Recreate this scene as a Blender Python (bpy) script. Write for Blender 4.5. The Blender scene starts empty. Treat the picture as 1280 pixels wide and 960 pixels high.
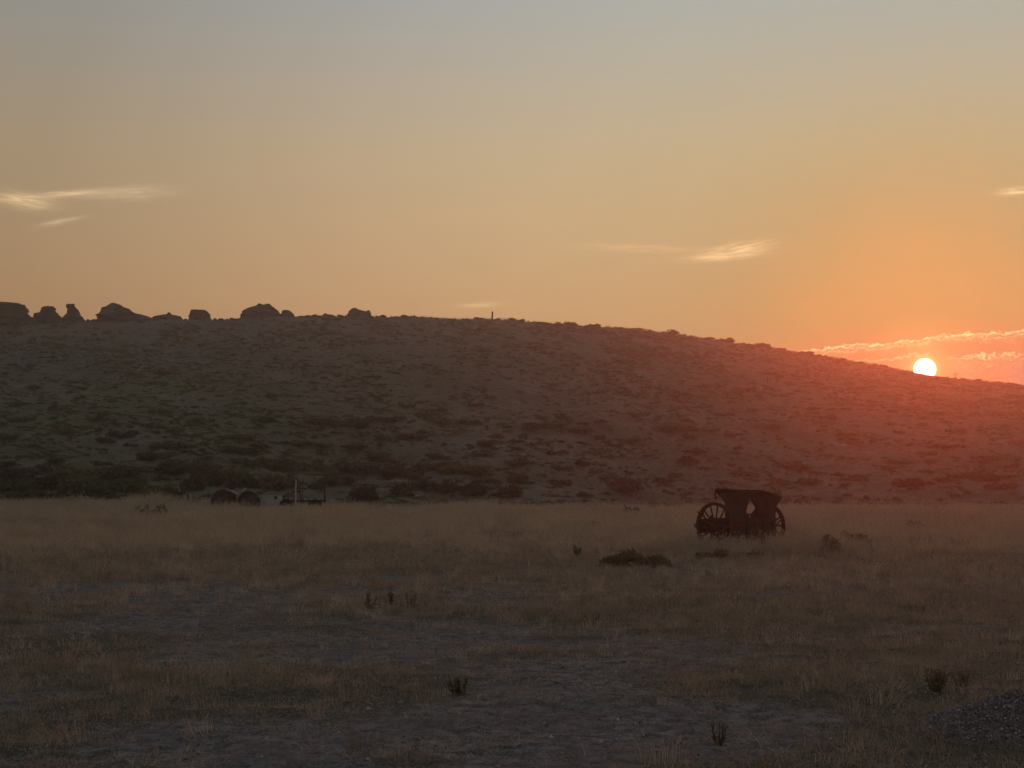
import bpy, math, random
import numpy as np
from mathutils import Vector, Matrix

R = math.radians
sc = bpy.context.scene
COL = sc.collection
rng = np.random.default_rng(7)
rnd = random.Random(11)

# ------------------------------------------------------------------ camera
EYE = 1.75
FPX = 1758.0                      # focal length in pixels of the 1280 px wide photograph
PITCH = R(4.0)
cam = bpy.data.objects.new('camera', bpy.data.cameras.new('camera'))
COL.objects.link(cam)
sc.camera = cam
cam.data.angle = 2 * math.atan(640 / FPX)
cam.data.clip_start = 0.1
cam.data.clip_end = 20000
cam.location = (0, 0, EYE)
cam.rotation_euler = (math.pi / 2 + PITCH, 0, 0)


def ray(u, v):
    x = (u - 640) / FPX
    t = (480 - v) / FPX
    return np.array([x, math.cos(PITCH) - t * math.sin(PITCH), math.sin(PITCH) + t * math.cos(PITCH)])


def bearing(u, v):
    d = ray(u, v)
    return math.atan2(d[0], d[1]), d[2] / math.hypot(d[0], d[1])


# ------------------------------------------------------------------ world (dusk sky) and sun
SUN_AZ, SUN_TE = bearing(1156, 461.5)
SUN_EL = math.atan(SUN_TE)
SUN_DIR = Vector((math.sin(SUN_AZ) * math.cos(SUN_EL), math.cos(SUN_AZ) * math.cos(SUN_EL), math.sin(SUN_EL)))

sc.view_settings.view_transform = 'Standard'
sc.view_settings.look = 'None'
sc.view_settings.exposure = 0.0
sc.view_settings.gamma = 1.0
sc.view_settings.use_curve_mapping = False
sc.cycles.use_denoising = True
sc.cycles.max_bounces = 6
sc.cycles.diffuse_bounces = 3
sc.cycles.transparent_max_bounces = 8
sc.cycles.volume_bounces = 1


class Nodes:
    """Small helper to write shader maths as expressions."""
    def __init__(self, tree):
        self.t = tree

    def n(self, kind, **kw):
        nd = self.t.nodes.new(kind)
        for k, v in kw.items():
            setattr(nd, k, v)
        return nd

    def put(self, sock, v):
        if isinstance(v, bpy.types.NodeSocket):
            self.t.links.new(v, sock)
        else:
            sock.default_value = v

    def m(self, op, a, b=None, c=None, clamp=False):
        nd = self.n('ShaderNodeMath', operation=op, use_clamp=clamp)
        self.put(nd.inputs[0], a)
        if b is not None:
            self.put(nd.inputs[1], b)
        if c is not None:
            self.put(nd.inputs[2], c)
        return nd.outputs[0]

    def smooth(self, x, a, b, lo=0.0, hi=1.0):
        nd = self.n('ShaderNodeMapRange', interpolation_type='SMOOTHSTEP')
        self.put(nd.inputs[0], x)
        for k, v in ((1, a), (2, b), (3, lo), (4, hi)):
            nd.inputs[k].default_value = v
        return nd.outputs[0]

    def ramp(self, x, stops, interp='LINEAR'):
        nd = self.n('ShaderNodeValToRGB')
        cr = nd.color_ramp
        cr.interpolation = interp
        while len(cr.elements) < len(stops):
            cr.elements.new(0.5)
        for e, (p, c) in zip(cr.elements, stops):
            e.position = p
        for e, (p, c) in zip(cr.elements, stops):
            e.color = (c, c, c, 1) if isinstance(c, (int, float)) else (*c, 1)
        self.put(nd.inputs[0], x)
        return nd.outputs[0]

    def mix(self, f, a, b, mode='MIX'):
        nd = self.n('ShaderNodeMix', data_type='RGBA', blend_type=mode)
        self.put(nd.inputs[0], f)
        for k, v in ((6, a), (7, b)):
            if isinstance(v, (tuple, list)):
                v = (*v, 1) if len(v) == 3 else v
            self.put(nd.inputs[k], v)
        return nd.outputs[2]

    def noise(self, vec, scale, detail=3.0, rough=0.55, dist=0.0):
        nd = self.n('ShaderNodeTexNoise')
        if vec is not None:
            self.put(nd.inputs['Vector'], vec)
        nd.inputs['Scale'].default_value = scale
        nd.inputs['Detail'].default_value = detail
        nd.inputs['Roughness'].default_value = rough
        nd.inputs['Distortion'].default_value = dist
        return nd.outputs['Fac']

    def xyz(self, x, y, z):
        nd = self.n('ShaderNodeCombineXYZ')
        for k, v in enumerate((x, y, z)):
            self.put(nd.inputs[k], v)
        return nd.outputs[0]


world = bpy.data.worlds.new('World')
sc.world = world
world.use_nodes = True


def build_sky():
    W = Nodes(world.node_tree)
    bg = world.node_tree.nodes['Background']
    tc = W.n('ShaderNodeTexCoord').outputs['Generated']
    sep = W.n('ShaderNodeSeparateXYZ')
    W.put(sep.inputs[0], tc)
    X, Y, Z = sep.outputs
    el = W.m('MULTIPLY', W.m('ARCSINE', Z), 180 / math.pi)          # degrees above the horizon
    az = W.m('MULTIPLY', W.m('ARCTAN2', X, Y), 180 / math.pi)       # degrees east of the view axis
    dt = W.n('ShaderNodeVectorMath', operation='DOT_PRODUCT')
    W.put(dt.inputs[0], tc)
    dt.inputs[1].default_value = SUN_DIR
    th = W.m('MULTIPLY', W.m('ARCCOSINE', W.m('MINIMUM', dt.outputs['Value'], 1.0)), 180 / math.pi)
    # colour by height
    e01 = W.m('DIVIDE', el, 90.0, clamp=True)
    base = W.ramp(e01, [(0.0, (.60, .27, .145)), (.045, (.635, .325, .165)), (.078, (.625, .37, .185)), (.105, (.60, .395, .215)),
                        (.145, (.565, .425, .265)), (.215, (.425, .430, .405)), (.40, (.33, .385, .445)), (1.0, (.27, .34, .45))])
    # brightness by distance from the sun
    t01 = W.m('DIVIDE', th, 90.0, clamp=True)
    mul = W.ramp(t01, [(0.0, 1.0), (.09, .90), (.13, .92), (.18, .93), (.25, .845), (.40, .60), (.62, .50), (1.0, .45)])
    base = W.mix(1.0, base, mul, 'MULTIPLY')
    base = W.mix(1.0, base, (1.12, 1.12, 1.12), 'MULTIPLY')
    warm = W.ramp(t01, [(0.0, (.40, .70, .47)), (.026, (.44, .78, .52)), (.055, (.63, .86, .61)), (.10, (.80, .96, .83)), (.13, (.90, .99, .91)), (.19, (.96, .99, .95)), (.28, (1, 1, 1)), (1.0, (1, 1, 1))])
    base = W.mix(1.0, base, warm, 'MULTIPLY')
    # pink red air low beside the sun
    low = W.m('MULTIPLY', W.smooth(el, 6.6, 3.8), W.smooth(th, 10.0, 1.0))
    base = W.mix(W.m('MULTIPLY', low, .75), base, (.84, .19, .085))

    # ---- clouds : streaks at their own bearings
    def wisp(a0, e0, tilt, la, le, seed, colour, strength, col_in, warp=1.0):
        c, s = math.cos(R(tilt)), math.sin(R(tilt))
        da = W.m('SUBTRACT', az, a0)
        de = W.m('SUBTRACT', el, e0)
        p = W.m('ADD', W.m('MULTIPLY', da, c), W.m('MULTIPLY', de, s))
        q = W.m('SUBTRACT', W.m('MULTIPLY', de, c), W.m('MULTIPLY', da, s))
        nv = W.xyz(W.m('MULTIPLY', p, 1.3), W.m('MULTIPLY', q, 4.2), seed)
        nz = W.noise(nv, 1.0, 5.0, .6, .7)
        q2 = W.m('ADD', q, W.m('MULTIPLY', W.m('SUBTRACT', nz, .5), le * 1.5 * warp))
        r = W.m('ADD', W.m('POWER', W.m('ABSOLUTE', W.m('DIVIDE', p, la)), 2.0), W.m('POWER', W.m('ABSOLUTE', W.m('DIVIDE', q2, le)), 2.0))
        body = W.m('POWER', 2.718, W.m('MULTIPLY', r, -1.0))
        fib = W.smooth(W.noise(W.xyz(W.m('MULTIPLY', p, .9), W.m('MULTIPLY', q, 9.0), seed + 7.0), 1.0, 4.0, .6, .4), .30, .66)
        f = W.m('MULTIPLY', W.m('MULTIPLY', body, W.m('ADD', W.m('MULTIPLY', fib, .8), .2)), strength, clamp=True)
        return W.mix(f, col_in, colour)

    def at(u, v):
        b = bearing(u, v)
        return math.degrees(b[0]), math.degrees(math.atan(b[1]))

    out = base
    a, e = at(30, 251)
    out = wisp(a, e, -4, .95, .26, 1.0, (.90, .64, .33), 1.0, out, .5)
    a, e = at(78, 243)
    out = wisp(a, e, 7, 1.8, .11, 2.0, (.84, .59, .32), 1.0, out, .35)
    a, e = at(160, 241)
    out = wisp(a, e, 5, 1.5, .24, 3.0, (.74, .53, .32), .75, out)
    a, e = at(76, 277)
    out = wisp(a, e, 14, .7, .10, 4.0, (.76, .54, .33), .75, out)
    a, e = at(920, 313)
    out = wisp(a, e, 9, 1.15, .26, 5.0, (1.05, .74, .36), 1.0, out, .9)
    a, e = at(905, 320)
    out = wisp(a, e, 3, 1.3, .12, 15.0, (1.0, .70, .34), .95, out, .6)
    a, e = at(800, 310)
    out = wisp(a, e, -3, 2.2, .14, 6.0, (.85, .56, .27), .6, out)
    a, e = at(600, 381)
    out = wisp(a, e, 2, .75, .10, 8.0, (.90, .60, .29), .8, out, .6)
    a, e = at(1272, 239)
    out = wisp(a, e, 0, .6, .13, 9.0, (1.05, .78, .40), 1.0, out, .6)
    a, e = at(660, 268)
    out = wisp(a, e, 2, 6.0, .5, 10.0, (.68, .44, .21), .22, out)
    # ---- cumulus bank beside the setting sun: bright fringes on pink bodies
    lowf = W.noise(W.xyz(az, W.m('MULTIPLY', el, .2), 12.0), .55, 3.0, .6)
    base_e = W.m('ADD', W.m('ADD', 5.30, W.m('MULTIPLY', W.m('SUBTRACT', lowf, .5), .5)), W.m('MULTIPLY', W.m('SUBTRACT', az, 12.4), .072))
    wob = W.noise(W.xyz(W.m('MULTIPLY', az, 1.0), W.m('MULTIPLY', el, 1.6), 3.0), 2.6, 6.0, .66, .4)
    side = W.m('MULTIPLY', W.smooth(az, 11.3, 12.4), W.smooth(az, 40.0, 26.0))
    off = W.m('MULTIPLY', W.smooth(az, 17.0, 18.0), W.smooth(az, 40.0, 26.0))
    patch = W.smooth(W.noise(W.xyz(W.m('MULTIPLY', az, 1.2), W.m('MULTIPLY', el, 2.6), 9.0), 1.9, 5.0, .65), .34, .56)
    under0 = W.m('SUBTRACT', base_e, el)
    pink = W.m('MULTIPLY', W.smooth(under0, -.9, 1.0), W.m('MULTIPLY', side, W.smooth(th, .8, 2.6)))
    out = W.mix(W.m('MULTIPLY', pink, W.smooth(az, 15.5, 19.0, .30, .62)), out, (.46, .20, .105))

    def strand(shift, amp, thick, mask, colour, strength):
        o_ = out
        u_ = W.m('SUBTRACT', W.m('ADD', W.m('ADD', base_e, shift), W.m('MULTIPLY', W.m('SUBTRACT', wob, .5), amp)), el)
        f_ = W.m('MULTIPLY', W.smooth(u_, -.02, .03), W.smooth(u_, thick, thick * .18))
        f_ = W.m('MULTIPLY', W.m('MULTIPLY', f_, mask), W.m('ADD', W.m('MULTIPLY', patch, .75), .2))
        return W.mix(W.m('MULTIPLY', f_, strength), o_, colour)
    left = W.m('MULTIPLY', W.smooth(az, 12.6, 13.4), W.smooth(az, 17.0, 15.6))
    out = strand(.05, .55, .11, side, (1.1, .98, .42), 1.0)
    out = strand(-.08, .9, .13, side, (.85, .70, .30), .8)
    out = strand(-.22, 1.4, .16, side, (.60, .44, .20), .5)
    out = strand(-.55, .8, .13, left, (.80, .64, .28), .8)
    out = strand(-.82, 1.0, .15, off, (1.05, .82, .36), 1.0)
    out = strand(-1.05, 1.7, .18, off, (.75, .50, .22), .85)
    out = strand(-1.35, 1.9, .18, off, (.60, .38, .18), .6)
    cell = W.smooth(W.noise(W.xyz(W.m('MULTIPLY', az, 2.0), W.m('MULTIPLY', el, 3.4), 4.0), 2.6, 6.0, .68), .46, .62)
    out = W.mix(W.m('MULTIPLY', W.m('MULTIPLY', cell, off), W.m('MULTIPLY', W.smooth(under0, .85, 1.15), .7)), out, (.62, .34, .17))
    grey = W.m('MULTIPLY', W.smooth(az, 18.9, 20.2), W.m('MULTIPLY', W.smooth(under0, .8, 1.4), .5))
    out = W.mix(grey, out, (.34, .20, .17))
    # ---- aureole and the disc itself
    aur = W.ramp(W.m('DIVIDE', th, 6.0, clamp=True), [(0.0, 1.0), (.068, .85), (.11, .38), (.20, .14), (.4, .03), (1.0, 0.0)])
    out = W.mix(1.0, out, W.mix(1.0, aur, (.75, .55, .17), 'MULTIPLY'), 'ADD')
    disc = W.smooth(th, .44, .36)
    out = W.mix(disc, out, (14.0, 11.5, 6.5))
    W.put(bg.inputs[0], out)
    bg.inputs[1].default_value = 1.0


build_sky()

sun = bpy.data.objects.new('sun', bpy.data.lights.new('sun', 'SUN'))
COL.objects.link(sun)
LAMP_EL = R(7.3)
sun.data.energy = 0.33
sun.data.color = (1.0, .115, .035)
sun.data.angle = R(4.0)
ld = Vector((math.sin(SUN_AZ) * math.cos(LAMP_EL), math.cos(SUN_AZ) * math.cos(LAMP_EL), math.sin(LAMP_EL)))
sun.rotation_euler = ld.to_track_quat('Z', 'Y').to_euler()
sun.location = ld * 300

# ------------------------------------------------------------------ helpers


def hash2(ix, iy, seed):
    h = (ix.astype(np.int64) * 374761393 + iy.astype(np.int64) * 668265263 + seed * 1442695041) & 0xFFFFFFFF
    h = ((h ^ (h >> 13)) * 1274126177) & 0xFFFFFFFF
    h = h ^ (h >> 16)
    return (h & 0xFFFFFF) / float(0xFFFFFF)


def vnoise(x, y, seed=0):
    x = np.asarray(x, float)
    y = np.asarray(y, float)
    ix, iy = np.floor(x), np.floor(y)
    fx, fy = x - ix, y - iy
    fx = fx * fx * (3 - 2 * fx)
    fy = fy * fy * (3 - 2 * fy)
    a, b = hash2(ix, iy, seed), hash2(ix + 1, iy, seed)
    c, d = hash2(ix, iy + 1, seed), hash2(ix + 1, iy + 1, seed)
    return (a * (1 - fx) + b * fx) * (1 - fy) + (c * (1 - fx) + d * fx) * fy


def fbm(x, y, oct=4, seed=0, gain=.5):
    s = 0
    amp = 1.0
    tot = 0
    for k in range(oct):
        s = s + amp * vnoise(x * 2 ** k + 17.3 * k, y * 2 ** k - 9.1 * k, seed + k)
        tot += amp
        amp *= gain
    return s / tot


def sstep(x, a, b):
    t = np.clip((np.asarray(x, float) - a) / (b - a), 0, 1)
    return t * t * (3 - 2 * t)


def tag(o, label=None, cat=None, group=None, kind=None):
    if label:
        o['label'] = label
    if cat:
        o['category'] = cat
    if group:
        o['group'] = group
    if kind:
        o['kind'] = kind
    return o


def mesh(name, verts, faces, mat=None, smooth=False):
    me = bpy.data.meshes.new(name)
    me.from_pydata([tuple(map(float, v)) for v in verts], [], faces)
    if mat:
        me.materials.append(mat)
    if smooth:
        me.polygons.foreach_set('use_smooth', [True] * len(me.polygons))
    me.update()
    return me


def link(name, me, parent=None, loc=None, rot=None, scale=None):
    o = bpy.data.objects.new(name, me)
    COL.objects.link(o)
    if parent:
        o.parent = parent
    if loc is not None:
        o.location = loc
    if rot is not None:
        o.rotation_euler = rot
    if scale is not None:
        o.scale = scale
    return o


class MB:
    """Collects shapes into one mesh."""
    def __init__(self):
        self.v, self.f = [], []

    def add(self, vs, fs):
        k = len(self.v)
        self.v += [tuple(map(float, p)) for p in vs]
        self.f += [tuple(i + k for i in f) for f in fs]
        return self

    def box(self, c, s, M=None, jit=0.0):
        vs = []
        for dz in (-.5, .5):
            for dx, dy in ((-.5, -.5), (.5, -.5), (.5, .5), (-.5, .5)):
                p = Vector((dx * s[0], dy * s[1], dz * s[2]))
                if jit:
                    p += Vector((rnd.uniform(-jit, jit), rnd.uniform(-jit, jit), rnd.uniform(-jit, jit)))
                if M is not None:
                    p = M @ p
                vs.append(p + Vector(c))
        return self.add(vs, [(3, 2, 1, 0), (4, 5, 6, 7), (0, 1, 5, 4), (1, 2, 6, 5), (2, 3, 7, 6), (3, 0, 4, 7)])

    def tube(self, pts, rad, n=8, cap=True):
        pts = [Vector(p) for p in pts]
        rads = rad if isinstance(rad, (list, tuple)) else [rad] * len(pts)
        rings = []
        for i, p in enumerate(pts):
            t = (pts[min(i + 1, len(pts) - 1)] - pts[max(i - 1, 0)]).normalized()
            a = t.orthogonal().normalized() if i == 0 else (a - t * a.dot(t)).normalized()
            b = t.cross(a)
            rings.append([p + (a * math.cos(2 * math.pi * k / n) + b * math.sin(2 * math.pi * k / n)) * rads[i] for k in range(n)])
        vs = [q for r_ in rings for q in r_]
        fs = []
        for i in range(len(rings) - 1):
            for k in range(n):
                fs.append((i * n + k, i * n + (k + 1) % n, (i + 1) * n + (k + 1) % n, (i + 1) * n + k))
        if cap:
            fs.append(tuple(range(n - 1, -1, -1)))
            fs.append(tuple((len(rings) - 1) * n + k for k in range(n)))
        return self.add(vs, fs)

    def ring(self, c, axis, r0, r1, width, n=40, wob=0.0):
        """rectangular section hoop"""
        axis = Vector(axis).normalized()
        a = axis.orthogonal().normalized()
        b = axis.cross(a)
        vs = []
        for k in range(n):
            t = 2 * math.pi * k / n
            d = a * math.cos(t) + b * math.sin(t)
            w = 1 + wob * math.sin(3 * t + 1)
            for r_, h in ((r0, -.5), (r1, -.5), (r1, .5), (r0, .5)):
                vs.append(Vector(c) + d * r_ * w + axis * h * width)
        fs = []
        for k in range(n):
            j = (k + 1) % n
            for q in range(4):
                fs.append((k * 4 + q, k * 4 + (q + 1) % 4, j * 4 + (q + 1) % 4, j * 4 + q))
        return self.add(vs, fs)

    def mesh(self, name, mat, smooth=False):
        return mesh(name, self.v, self.f, mat, smooth)

    def build(self, name, mat, parent=None, smooth=False):
        return link(name, self.mesh(name, mat, smooth), parent)


# ------------------------------------------------------------------ terrain
RIDGE_PX = [(0, 403), (40, 403), (75, 402), (100, 401), (180, 399), (240, 399), (300, 398), (350, 395), (400, 394.5), (460, 394), (520, 396.5),
            (560, 399), (615, 398.5), (640, 399), (660, 402), (700, 405.5), (750, 407.5), (800, 411.5), (850, 418.5), (900, 425.5), (950, 432.5),
            (1000, 441), (1050, 449), (1100, 457), (1140, 464.5), (1180, 471.5), (1220, 475.5), (1280, 482.5)]
_az = [bearing(u, v)[0] for u, v in RIDGE_PX]
_te = [bearing(u, v)[1] for u, v in RIDGE_PX]
_az = [R(-180), R(-120), R(-80), R(-50), R(-32), R(-25)] + _az + [R(24), R(30), R(40), R(60), R(90), R(120), R(180)]
_te = [.008, .008, .03, .085, .112, .118] + _te + [.058, .044, .034, .028, .02, .008, .008]


def ridge_dist(az):
    return 235 + 75 * sstep(az, R(-12), R(22)) + 5 * np.sin(az * 9)


def terrain(x, y):
    x = np.asarray(x, float)
    y = np.asarray(y, float)
    d = np.hypot(x, y)
    az = np.arctan2(x, y)
    te = np.interp(az, _az, _te)
    Rr = ridge_dist(az)
    zr = EYE + Rr * te
    d0 = 86 + 5 * np.sin(az * 7 + 1)
    s = np.clip((d - d0) / (Rr - d0), 0, 1)
    z = zr * (s ** 1.35)
    far = 4 + (zr - 4) * np.exp(-np.clip(d - Rr, 0, None) / 260)
    z = np.where(d > Rr, far, z)
    # hummocks and gullies on the slope
    on = sstep(d, 84, 112) * (1 - .72 * sstep(s, .30, .9)) * (1 - .5 * sstep(s, .93, 1.0))
    hum = (fbm(x / 15 + 3, y / 11, 3, 21) - .5) * 2.6 + (fbm(x / 4.4, y / 3.4 + 7, 4, 31, .6) - .5) * 1.5
    gully = -np.clip(.5 - np.abs(fbm(x / 26 + 11, y / 60, 2, 41) - .5) * 6, 0, 1) * 1.3 * sstep(s, .05, .2) * (1 - sstep(s, .6, .9))
    z = z + on * (hum + gully * .8)
    # field micro relief
    near = 1 - sstep(d, 70, 110)
    z = z + near * ((fbm(x / 6, y / 6, 3, 51) - .5) * .16 * sstep(d, 3, 14) + (fbm(x / .55, y / .45, 3, 61) - .5) * .085 * (1 - sstep(d, 25, 45)))
    return z


def ground_hit(u, v):
    """where the sight line of a bearing meets the ground"""
    k = ray(u, v)
    k = k / math.hypot(k[0], k[1])
    ds = np.concatenate([np.arange(4, 60, .05), np.arange(60, 420, .25)])
    z = terrain(k[0] * ds, k[1] * ds)
    below = np.nonzero(z >= EYE + k[2] * ds)[0]
    i = below[0] if len(below) else len(ds) - 1
    return Vector((k[0] * ds[i], k[1] * ds[i], z[i]))


def spot(u, d):
    """a ground point on the bearing of column u at distance d"""
    k = ray(u, 600)
    k = k / math.hypot(k[0], k[1])
    return Vector((k[0] * d, k[1] * d, float(terrain(k[0] * d, k[1] * d))))


BARE = [(-.1, 10.2, 1.7, 2.0, .5), (.8, 9.4, 1.0, 1.2, .5), (-1.2, 15.4, 3.0, 1.0, .5), (.7, 14.0, 2.2, 1.0, .45), (-3.2, 16.8, 2.5, 1.2, .4),
        (-6.2, 22.5, 6.0, 2.4, .5), (1.9, 10.6, .8, .8, .4), (6.0, 17.4, 2.0, .7, .3), (-1.6, 9.3, 1.2, .4, .35), (-7, 26.5, 5, 1.4, .35), (2.4, 13.4, 2.4, .6, .4)]
TUFTY = [(-1.5, 11.8, .9, .8, .6), (-2.8, 12.5, 1.2, 1.2, .45), (-.1, 18.4, 1.2, 1.0, .5), (2.2, 18.0, 2.0, 2.0, .3), (2.9, 12.3, 1.4, 1.4, .6), (3.0, 9.6, .9, 1.2, .6),
         (-.4, 8.9, .5, .4, .35), (1.0, 8.8, .5, .4, .4), (-3.2, 9.8, 1.2, 1.0, .3), (3.6, 15, 2, 2, .35), (-1.6, 18.5, 1.5, 1.0, .4)]


def bareness(x, y):
    x = np.asarray(x, float)
    y = np.asarray(y, float)
    b = .25 + (fbm(x / 2.3, y / 2.0, 4, 71) - .5) * 1.5 + (fbm(x / .7, y / .5, 3, 77) - .5) * .5
    for cx, cy, rx, ry, s in BARE:
        b = b + .7 * s * np.exp(-((x - cx) / rx) ** 2 - ((y - cy) / ry) ** 2)
    for cx, cy, rx, ry, s in TUFTY:
        b = b - .8 * s * np.exp(-((x - cx) / rx) ** 2 - ((y - cy) / ry) ** 2)
    # two old wheel tracks from the left edge
    tx = np.array([-14, -9.2, -5, -.8, 2.6, 7])
    ty = np.array([28, 25, 20.2, 16.4, 13.6, 12.6])
    for off in (0, 1.5):
        yy = np.interp(x, tx, ty) + off * .8
        b = b + .45 * np.exp(-((y - yy) / .28) ** 2) * (1 - sstep(x, 1, 4))
    d = np.hypot(x, y)
    b = b * (1 - sstep(d, 26, 36))
    return np.clip(b, 0, 1)


def tallness(x, y):
    """0..1 cover of the tall dry grass belt"""
    d = np.hypot(x, y)
    az = np.arctan2(x, y)
    edge = 33 + 4 * (fbm(x / 5, y / 5, 3, 83) - .5) * 2 - 5.5 * sstep(az, R(-4), R(12))
    return (.22 * sstep(d, edge - 17, edge - 8) + .78 * sstep(d, edge - 12, edge + 20)) * (1 - sstep(d + 14 * (fbm(x / 6, y / 6, 3, 87) - .5), 82, 93))


def greenness(x, y):
    az = np.arctan2(x, y)
    d = np.hypot(x, y)
    g = (1 - .85 * sstep(az, R(-12), R(2))) * sstep(d, 84, 92) * (1 - sstep(d, 170, 215))
    return g * np.clip((fbm(x / 7, y / 10, 3, 91) - .27) * 3.0, 0, 1)


def rockiness(x, y):
    az = np.arctan2(x, y)
    d = np.hypot(x, y)
    g = (1 - sstep(az, R(-9), R(2))) * sstep(d, 165, 195)
    return g * np.clip((fbm(x / 9, y / 14, 3, 95) - .3) * 2.6, 0, 1)


# ------------------------------------------------------------------ materials


def new_mat(name):
    m = bpy.data.materials.new(name)
    m.use_nodes = True
    N = Nodes(m.node_tree)
    b = m.node_tree.nodes['Principled BSDF']
    b.inputs['Roughness'].default_value = .9
    b.inputs['Specular IOR Level'].default_value = .15
    return m, N, b


def mat_ground():
    m, N, b = new_mat('dry_ground')
    pos = N.n('ShaderNodeNewGeometry').outputs['Position']

    def attr(n):
        return N.n('ShaderNodeAttribute', attribute_name=n).outputs['Fac']
    bare, hill, green, rocky, tall = attr('bare'), attr('hill'), attr('green'), attr('rocky'), attr('tall')
    n1 = N.noise(pos, .9, 5, .6)
    n2 = N.noise(pos, 7.0, 5, .65)
    n3 = N.noise(pos, 38.0, 4, .65)
    dirt = N.mix(N.smooth(N.m('ADD', N.m('MULTIPLY', n2, .55), N.m('MULTIPLY', n3, .45)), .36, .64), (.064, .059, .056), (.27, .248, .236))
    dirt = N.mix(N.smooth(n1, .42, .62), dirt, N.mix(.5, dirt, (.15, .125, .112)))
    peb = N.n('ShaderNodeTexVoronoi')
    N.put(peb.inputs['Vector'], pos)
    peb.inputs['Scale'].default_value = 26.0
    pebc = N.n('ShaderNodeSeparateColor')
    N.put(pebc.inputs[0], peb.outputs['Color'])
    pick = N.m('MULTIPLY', N.smooth(pebc.outputs[0], .62, .78), N.smooth(peb.outputs['Distance'], .42, .26))
    dirt = N.mix(N.m('MULTIPLY', pick, .5), dirt, N.mix(pebc.outputs[1], (.09, .08, .075), (.25, .235, .225)))
    litter = N.mix(N.smooth(n3, .32, .7), (.042, .039, .030), (.200, .176, .132))
    litter = N.mix(N.smooth(n2, .40, .68), litter, N.mix(.5, litter, (.11, .085, .062)))
    col = N.mix(N.smooth(N.m('ADD', bare, N.m('MULTIPLY', N.m('SUBTRACT', n2, .5), .7)), .30, .62), litter, dirt)
    col = N.mix(N.m('MULTIPLY', tall, .7), col, N.mix(n2, (.10, .082, .060), (.19, .155, .112)))
    # the slope
    h1 = N.noise(pos, .35, 5, .62)
    h2 = N.noise(pos, 1.5, 6, .72)
    h3 = N.noise(pos, 5.0, 4, .7)
    hcol = N.mix(N.smooth(N.m('ADD', N.m('MULTIPLY', h2, .6), N.m('MULTIPLY', h3, .4)), .40, .60), (.066, .058, .046), (.205, .176, .138))
    hcol = N.mix(N.smooth(h1, .40, .66), hcol, N.mix(.5, hcol, (.23, .196, .148)))
    h0 = N.noise(pos, .055, 3, .6)
    hcol = N.mix(N.smooth(h0, .46, .62), hcol, N.mix(.55, hcol, (.085, .078, .054)))
    hcol = N.mix(N.m('MULTIPLY', green, N.smooth(h2, .30, .58)), hcol, N.mix(h3, (.066, .082, .038), (.130, .152, .076)))
    hcol = N.mix(N.smooth(N.noise(pos, .9, 6, .75, .8), .52, .66), hcol, N.mix(.6, hcol, (.045, .040, .030)))
    hcol = N.mix(N.m('MULTIPLY', rocky, .75), hcol, N.mix(N.smooth(h2, .45, .72), (.065, .060, .056), (.21, .195, .185)))
    col = N.mix(hill, col, hcol)
    N.put(b.inputs['Base Color'], col)
    b.inputs['Specular IOR Level'].default_value = .05
    b.inputs['Roughness'].default_value = 1.0
    bump = N.n('ShaderNodeBump')
    bump.inputs['Strength'].default_value = .9
    bump.inputs['Distance'].default_value = .09
    hgt = N.m('ADD', N.m('MULTIPLY', n2, .8), N.m('ADD', N.m('MULTIPLY', n3, .35), N.m('MULTIPLY', pick, .3)))
    N.put(bump.inputs['Height'], hgt)
    N.put(b.inputs['Normal'], bump.outputs[0])
    return m


def mat_leafy(name, stops, transl=.3, noise_scale=None):
    """thin plant matter, colour varies from plant to plant"""
    m = bpy.data.materials.new(name)
    m.use_nodes = True
    N = Nodes(m.node_tree)
    m.node_tree.nodes.remove(m.node_tree.nodes['Principled BSDF'])
    rn = N.n('ShaderNodeObjectInfo').outputs['Random']
    if noise_scale:
        pos = N.n('ShaderNodeNewGeometry').outputs['Position']
        rn = N.m('ADD', N.m('MULTIPLY', rn, .5), N.m('MULTIPLY', N.smooth(N.noise(pos, noise_scale, 3), .3, .7), .5))
    c = N.ramp(rn, stops)
    d = N.n('ShaderNodeBsdfDiffuse')
    t = N.n('ShaderNodeBsdfTranslucent')
    N.put(d.inputs[0], c)
    N.put(t.inputs[0], c)
    mx = N.n('ShaderNodeMixShader')
    mx.inputs[0].default_value = transl
    N.put(mx.inputs[1], d.outputs[0])
    N.put(mx.inputs[2], t.outputs[0])
    N.put(m.node_tree.nodes['Material Output'].inputs[0], mx.outputs[0])
    return m


def mat_surface(name, a, b_, scale=6.0, rough=.85, bump=.3, stretch=None, metallic=0.0, dist=.02):
    m, N, b = new_mat(name)
    tc = N.n('ShaderNodeTexCoord').outputs['Object']
    if stretch:
        mp = N.n('ShaderNodeMapping')
        mp.inputs['Scale'].default_value = stretch
        N.put(mp.inputs[0], tc)
        tc = mp.outputs[0]
    n = N.noise(tc, scale, 6, .65)
    N.put(b.inputs['Base Color'], N.mix(N.smooth(n, .3, .7), a, b_))
    b.inputs['Roughness'].default_value = rough
    b.inputs['Metallic'].default_value = metallic
    if bump:
        bp = N.n('ShaderNodeBump')
        bp.inputs['Strength'].default_value = bump
        bp.inputs['Distance'].default_value = dist
        N.put(bp.inputs['Height'], N.noise(tc, scale * 2.2, 6, .7))
        N.put(b.inputs['Normal'], bp.outputs[0])
    return m


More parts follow.
